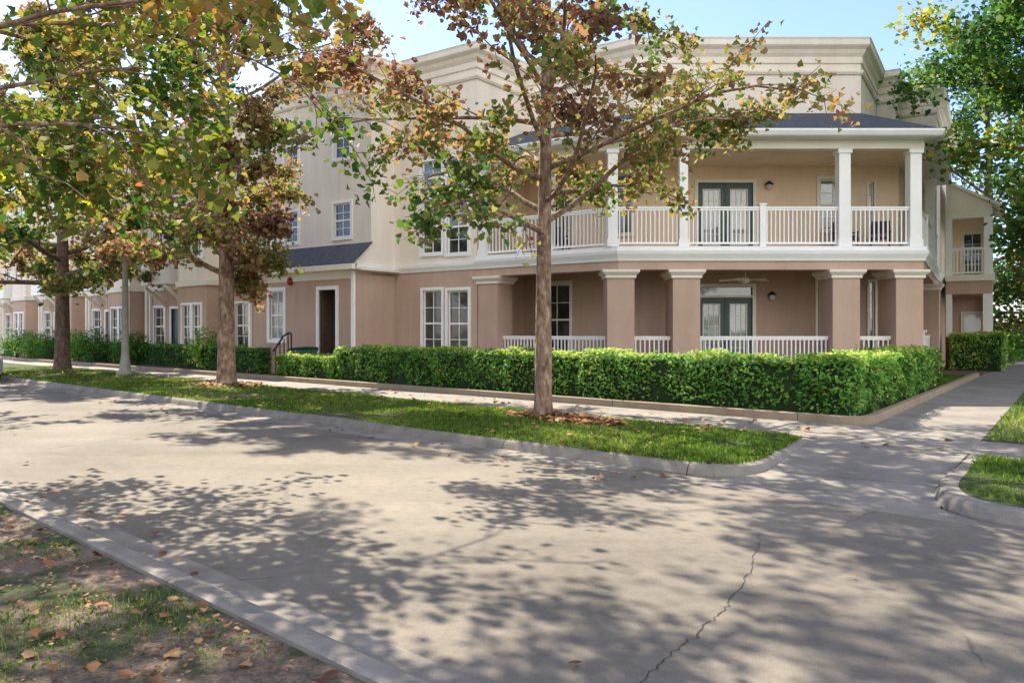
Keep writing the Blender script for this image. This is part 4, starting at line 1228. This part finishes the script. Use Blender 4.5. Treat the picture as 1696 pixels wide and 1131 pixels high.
tree("shade_tree", (19.7, 23.0, 0), 16.5, 4.4, 9.0, .38, 58, 120000, .18, 66, "big dense green tree right of the walkway at the right edge", mat="green_leaf", tint=(.34, .27), elev=(6, 64), droop=.16, barkm="bark_dark", clump=.45, spread=.32, prof=lambda t: .55 + 1.55 * t - 1.55 * t * t)

# ------------------------------------------------------------------ lamp post
lx, ly = -13.8, 28.8
lp = thing("lamp_post", (lx, ly, 0), "grey tapered concrete lamp post on the verge between two trunks", "lamp post")
MB().lathe((lx, ly, -.05), [(.30, 0), (.30, .22), (.20, .26), (.175, .5), (.14, .7), (.125, .9), (.09, 4.1), (.14, 4.12), (.14, 4.2)], 16).build("pole", "grey_post", lp)
ln = MB().lathe((lx, ly, 4.15), [(.10, 0), (.17, .08), (.21, .45), (.19, .55)], 12).build("lantern", "lamp_glass", lp)
MB().lathe((lx, ly, 4.7), [(.25, 0), (.22, .06), (.08, .22), (.03, .25), (.03, .34)], 12).build("cap", "black_iron", ln)

# ------------------------------------------------------------------ small things by the building
hr = thing("handrail", LT.pt(LT.at(500), .9, .0), "black iron stair handrail left of the dark entry opening", "handrail")
m = MB(); t0, t1 = LT.at(490), LT.at(517); zA = LT.zz(575, 490); zB = LT.zz(552, 516)
rp = [LT.pt(t0 - .1, .9, zA - .12), LT.pt(t0 + .15, .9, zA + .1), LT.pt((t0 + t1) / 2, .9, zB - .1), LT.pt(t1 - .15, .9, zB + .02), LT.pt(t1, .9, zB - .02)]
m.tube(rp, [.035] * 5, 8); m.build("rail", "black_iron", hr)
m = MB()
for f_ in (0.02, .3, .55, .8, .99):
    t = t0 + (t1 - t0) * f_; zt_ = zA + (zB - zA) * min(1, f_ * 1.25) - .02
    MB().tube([LT.pt(t, .9, 0), LT.pt(t, .9, zt_)], [.022 if 0 < f_ < .9 else .03] * 2, 6).build("baluster", "black_iron", hr)
bt = LT.at(540); bq = LT.pt(bt, 1.0, 0)
bn = thing("wheelie_bin", bq, "dark green bin standing in front of the dark entry opening", "bin")
m = MB(); f = lambda t, o, z: LT.pt(bt + t, 1.0 + o, z)
m.hexa([f(-.24, .28, .08), f(.24, .28, .08), f(.24, -.24, .08), f(-.24, -.24, .08), f(-.31, .36, .94), f(.31, .36, .94), f(.31, -.34, .94), f(-.31, -.34, .94)])
LT.box(m, bt - .34, bt + .34, .64, 1.4, .89, .95); m.build("body", "green_plastic", bn)
m = MB(); m.hexa([f(-.34, .42, .95), f(.34, .42, .95), f(.34, -.38, .95), f(-.34, -.38, .95), f(-.27, .3, 1.02), f(.27, .3, 1.02), f(.3, -.38, 1.05), f(-.3, -.38, 1.05)]); m.build("lid", "bin_lid", bn)
for sx in (-.27, .27):
    q = f(sx, -.28, .1); q2 = f(sx + .05, -.28, .1); MB().tube([q, q2], [.1, .1], 12).build("wheel", "tyre", bn)

def patio_chair(x, y, z, rot, label, cush):
    r = thing("patio_chair", (0, 0, 0), label, "chair", "chairs on the balcony")
    m = MB()
    for sx in (-.26, .26):
        for sy in (-.24, .24): MB().tube([(sx, sy, 0), (sx, sy, .42 if sy < 0 else .6)], [.02, .02], 6).build("leg", "dark_wicker", r)
        MB().box(sx - .03, -.27, .6, sx + .03, .27, .64).build("armrest", "dark_wicker", r)
        MB().tube([(sx, -.24, .4), (sx, -.24, .6)], [.02, .02], 6).build("arm_support", "dark_wicker", r)
    MB().box(-.28, -.28, .38, .28, .26, .43).build("seat", "dark_wicker", r)
    MB().hexa([(-.28, .22, .43), (.28, .22, .43), (.28, .27, .43), (-.28, .27, .43), (-.26, .33, .98), (.26, .33, .98), (.26, .38, .98), (-.26, .38, .98)]).build("backrest", "dark_wicker", r)
    MB().box(-.24, -.26, .43, .24, .2, .52).build("cushion", cush, r)
    r.location = (x, y, z); r.rotation_euler = (0, 0, rot)
patio_chair(11.35, 24.9, Z_DECK, -.5, "dark patio chair with plum cushion behind the balcony rail at the right corner", "cushion")
patio_chair(10.4, 25.2, Z_DECK, .3, "dark patio chair nearest the narrow balcony window", "dark_wicker")
patio_chair(1.5, 26.2, Z_DECK, .4, "dark patio chair on the balcony behind the slim tree trunk", "dark_wicker")

# ------------------------------------------------------------------ parked car at the left edge
car = thing("parked_car", (0, 0, 0), "pale silver parked car at the left edge, only its red tail lamp in view", "car")
def loft(secs):
    m = MB(); vs = []; k = 12
    for (x, hw, zb, zs, hr_, zt2) in secs:
        ring = [(hw * .92, zb), (hw, zb + .12), (hw, zs * .75 + zb * .25), (hw * .97, zs), (hr_, zt2 - .05), (hr_ * .85, zt2)]
        for y, z in ring: vs.append((x, y, z))
        for y, z in ring[::-1]: vs.append((x, -y, z))
    fs = []
    for i in range(len(secs) - 1):
        for j in range(k): fs.append((i * k + j, i * k + (j + 1) % k, (i + 1) * k + (j + 1) % k, (i + 1) * k + j))
    fs.append(list(range(k))); fs.append([(len(secs) - 1) * k + j for j in range(k)][::-1])
    return m.add(vs, fs, True)
loft([(0, .74, .42, .80, .62, .95), (.06, .84, .30, .86, .70, 1.0), (.5, .9, .22, .92, .74, 1.04), (.95, .9, .2, .93, .60, 1.36), (1.5, .9, .2, .93, .58, 1.46), (2.3, .9, .2, .92, .58, 1.45),
      (2.9, .9, .2, .9, .62, 1.22), (3.3, .9, .2, .88, .72, .98), (4.1, .87, .22, .8, .66, .86), (4.45, .76, .3, .7, .55, .76), (4.55, .66, .38, .62, .5, .68)]).build("body", "car_paint", car)
for s in (-1, 1):
    for x in (.85, 3.6):
        w = MB().tube([(x, s * .72, .31), (x, s * .74, .31), (x, s * .90, .31), (x, s * .92, .31)], [.27, .31, .31, .27], 20).build("wheel", "tyre", car)
        MB().tube([(x, s * .90, .31), (x, s * .935, .31)], [.20, .18], 14).build("rim", "rim", w)
    MB().hexa([(-.02, s * .56, .68), (.12, s * .86, .68), (.14, s * .84, .70), (.0, s * .54, .70), (-.02, s * .56, .86), (.10, s * .83, .88), (.12, s * .8, .88), (.02, s * .54, .86)]).build("tail_light", "tail_red", car)
    MB().hexa([(1.0, s * .80, .97), (2.85, s * .80, .95), (2.7, s * .70, 1.2), (2.3, s * .63, 1.38), (1.0, s * .86, .97), (2.85, s * .86, .95), (2.6, s * .76, 1.2), (2.3, s * .665, 1.38)]).build("side_window", "glass_dark", car)
MB().hexa([(.50, -.62, 1.05), (.5, .62, 1.05), (.93, .52, 1.33), (.93, -.52, 1.33), (.46, -.62, 1.06), (.46, .62, 1.06), (.89, .52, 1.345), (.89, -.52, 1.345)]).build("rear_window", "glass_dark", car)
MB().box(-.04, -.7, .36, .1, .7, .52).build("bumper", "car_paint", car)
cp = st(7.22, 30.5)
car.location = (cp[0], cp[1], -.13); car.rotation_euler = (0, 0, math.atan2(SD.y, SD.x))

# ------------------------------------------------------------------ far right background
fn = thing("garden_fence", (27, 40, 0), "dark green fence far back at the end of the walkway", "fence")
m = MB(); F_ = Plane((24.5, 43), (.95, -.3))
for i in range(24): F_.box(m, i * .5, i * .5 + .44, -.02, .02, .1, 1.6)
m.build("panel", "dark_fence", fn)
for i in range(5):
    m = MB(); F_.box(m, i * 3 - .06, i * 3 + .06, -.08, -.02, 0, 1.75); m.build("post", "dark_fence", fn)
gB = "trees beyond the walkway"
tree("background_tree", (26.5, 45, 0), 19, 1.6, 7.0, .25, 30, 22000, .30, 71, "dark green tree behind the garden fence, nearest the side porch", group=gB, mat="green_leaf", tint=(.30, .22), tmpl=OVAL, barkm="bark_dark", clump=.5, spread=.4, elev=(-5, 62))
tree("background_tree", (33.5, 42, 0), 14, 1.4, 6.5, .25, 26, 15000, .30, 72, "bushy green tree at the far right behind the garden fence", group=gB, mat="green_leaf", tint=(.36, .22), tmpl=OVAL, barkm="bark_dark", clump=.5, spread=.4, elev=(-5, 62))
tree("background_tree", (22.5, 56, 0), 13, 1.4, 6.0, .25, 22, 9000, .36, 74, "distant green tree seen through the side porch opening", group=gB, mat="green_leaf", tint=(.30, .22), tmpl=OVAL, barkm="bark_dark", clump=.5, spread=.4, elev=(-5, 62))
tree("background_tree", (24.6, 36.5, 0), 9.0, 1.6, 3.2, .14, 18, 5200, .26, 73, "small dark purplish tree beside the side porch", group=gB, mat="autumn_leaf", tint=(.15, .35), tmpl=OVAL, barkm="bark_dark", clump=.7, spread=.25)
shrub("shrub", (24.5, 39.5, 0), 1.4, 2.2, 1300, 91, "dark green bush in front of the garden fence at the end of the walkway", None, .2, (.3, .2))
# trees across the street behind the viewer (seen in the window panes)
for i, (x, y, hh) in enumerate(((-30, -24, 11), (-17, -29, 12), (-6, -27, 11), (5, -31, 12), (16, -28, 11), (28, -25, 12))):
    tree("opposite_tree", (x, y, -.05), hh, 2.0, 5.8, .26, 14, 2200, .6, 80 + i, "tree across the street behind the viewer, mirrored in the window panes", group="trees across the street", mat="olive_leaf", tint=(.35, .25), tmpl=OVAL, clump=.7, spread=.35)

# ------------------------------------------------------------------ grass and fallen leaves
near_poly = [st(2.15, 9.5), st(2.15, 1.8), st(0.8, 1.8), st(-.5, 3), st(-1.2, 9.5)]
grass("grass_near", near_poly, 11000, .045, .0030, 1, "patchy thin grass on the near lawn", -.025, .48, (.48, .25))
vg = [st(8.5, 40), st(8.5, 25)] + [(x - .03, y + .03) for x, y in corner_l] + [(4.25, 11.8), st(11.8, 5.3), st(12.1, 18), st(12.45, 31), st(12.45, 40)]
grass("grass_verge", vg, 95000, .06, .009, 2, "green grass on the verge between road and sidewalk", 0, -1.3, (.50, .26), True)
vr = [(5.86, 10.15), (4.84, 8.65), (4.46, 8.0), (4.44, 7.55), (4.72, 7.0), st(8.45, -3), st(11.25, -3), (6.3, 9.55)]
grass("grass_corner", vr, 16000, .07, .006, 3, "green grass on the corner right of the walkway", 0, -.5, (.5, .2))
grass("grass_lawn", [(6.8, 11.6), (6.74 + WD.x * 22, 11.6 + WD.y * 22), (26, 22), st(13.15, -4)], 26000, .08, .010, 4, "sunny grass on the lawn right of the walkway", 0, -1.2, (.6, .2), True)
bed_r = [(6.1 + WD.x * 3, 13.7 + WD.y * 3), (6.1 + WD.x * 17, 13.7 + WD.y * 17), (5.0 + WD.x * 17, 14.8 + WD.y * 17), (5.4 + WD.x * 6, 14.3 + WD.y * 6)]
grass("grass_bed", bed_r, 6000, .08, .012, 5, "dark grass strip between the hedge and the walkway edging", .03, -9, (.3, .15))
litter("fallen_leaves", near_poly, 520, .068, 21, "brown fallen leaves scattered over the near lawn", -.02)
litter("leaf_crumbs", near_poly, 5200, .022, 31, "crumbled leaf bits and twigs on the bare soil of the near lawn", -.03)
litter("fallen_leaves", [st(2.9, 14), st(2.9, 5.2), st(2.1, 5.2), st(2.1, 14)], 60, .07, 22, "fallen leaves gathered along the near kerb", -.11)
litter("fallen_leaves", [st(12.0, 40), st(11.8, 5.6), st(8.5, 6.2), st(8.5, 40)], 520, .09, 23, "brown fallen leaves on the verge grass", .035, -.2)
litter("fallen_leaves", [(.58 - .8, 14.9), (.5, 14.0), (1.6, 13.1), (2.0, 13.5), (1.4, 14.6), (.58, 15.7)], 520, .12, 24, "thick ring of red-brown leaves round the slim tree", .02)
litter("fallen_leaves", [(-9.6, 23.6), (-8.2, 22.0), (-7.0, 22.4), (-7.4, 24.0), (-8.9, 25.0)], 400, .13, 26, "red-brown leaves round the foot of the thicker verge tree", .02)
litter("fallen_leaves", [st(8.3, 32), st(8.3, 5), st(7.2, 5), st(7.2, 32)], 110, .09, 25, "fallen leaves in the far gutter", -.12)
litter("fallen_leaves", [st(13.6, 18), st(13.0, 3), st(9.5, 2.6), (4.5, 11.2), st(12.2, 18)], 90, .11, 27, "a few fallen leaves on the sidewalk and walkway", .0)
litter("fallen_leaves", [st(7.2, 28), st(7.2, -1), st(2.8, -1), st(2.8, 28)], 16, .07, 28, "scattered fallen leaves on the road", -.13)
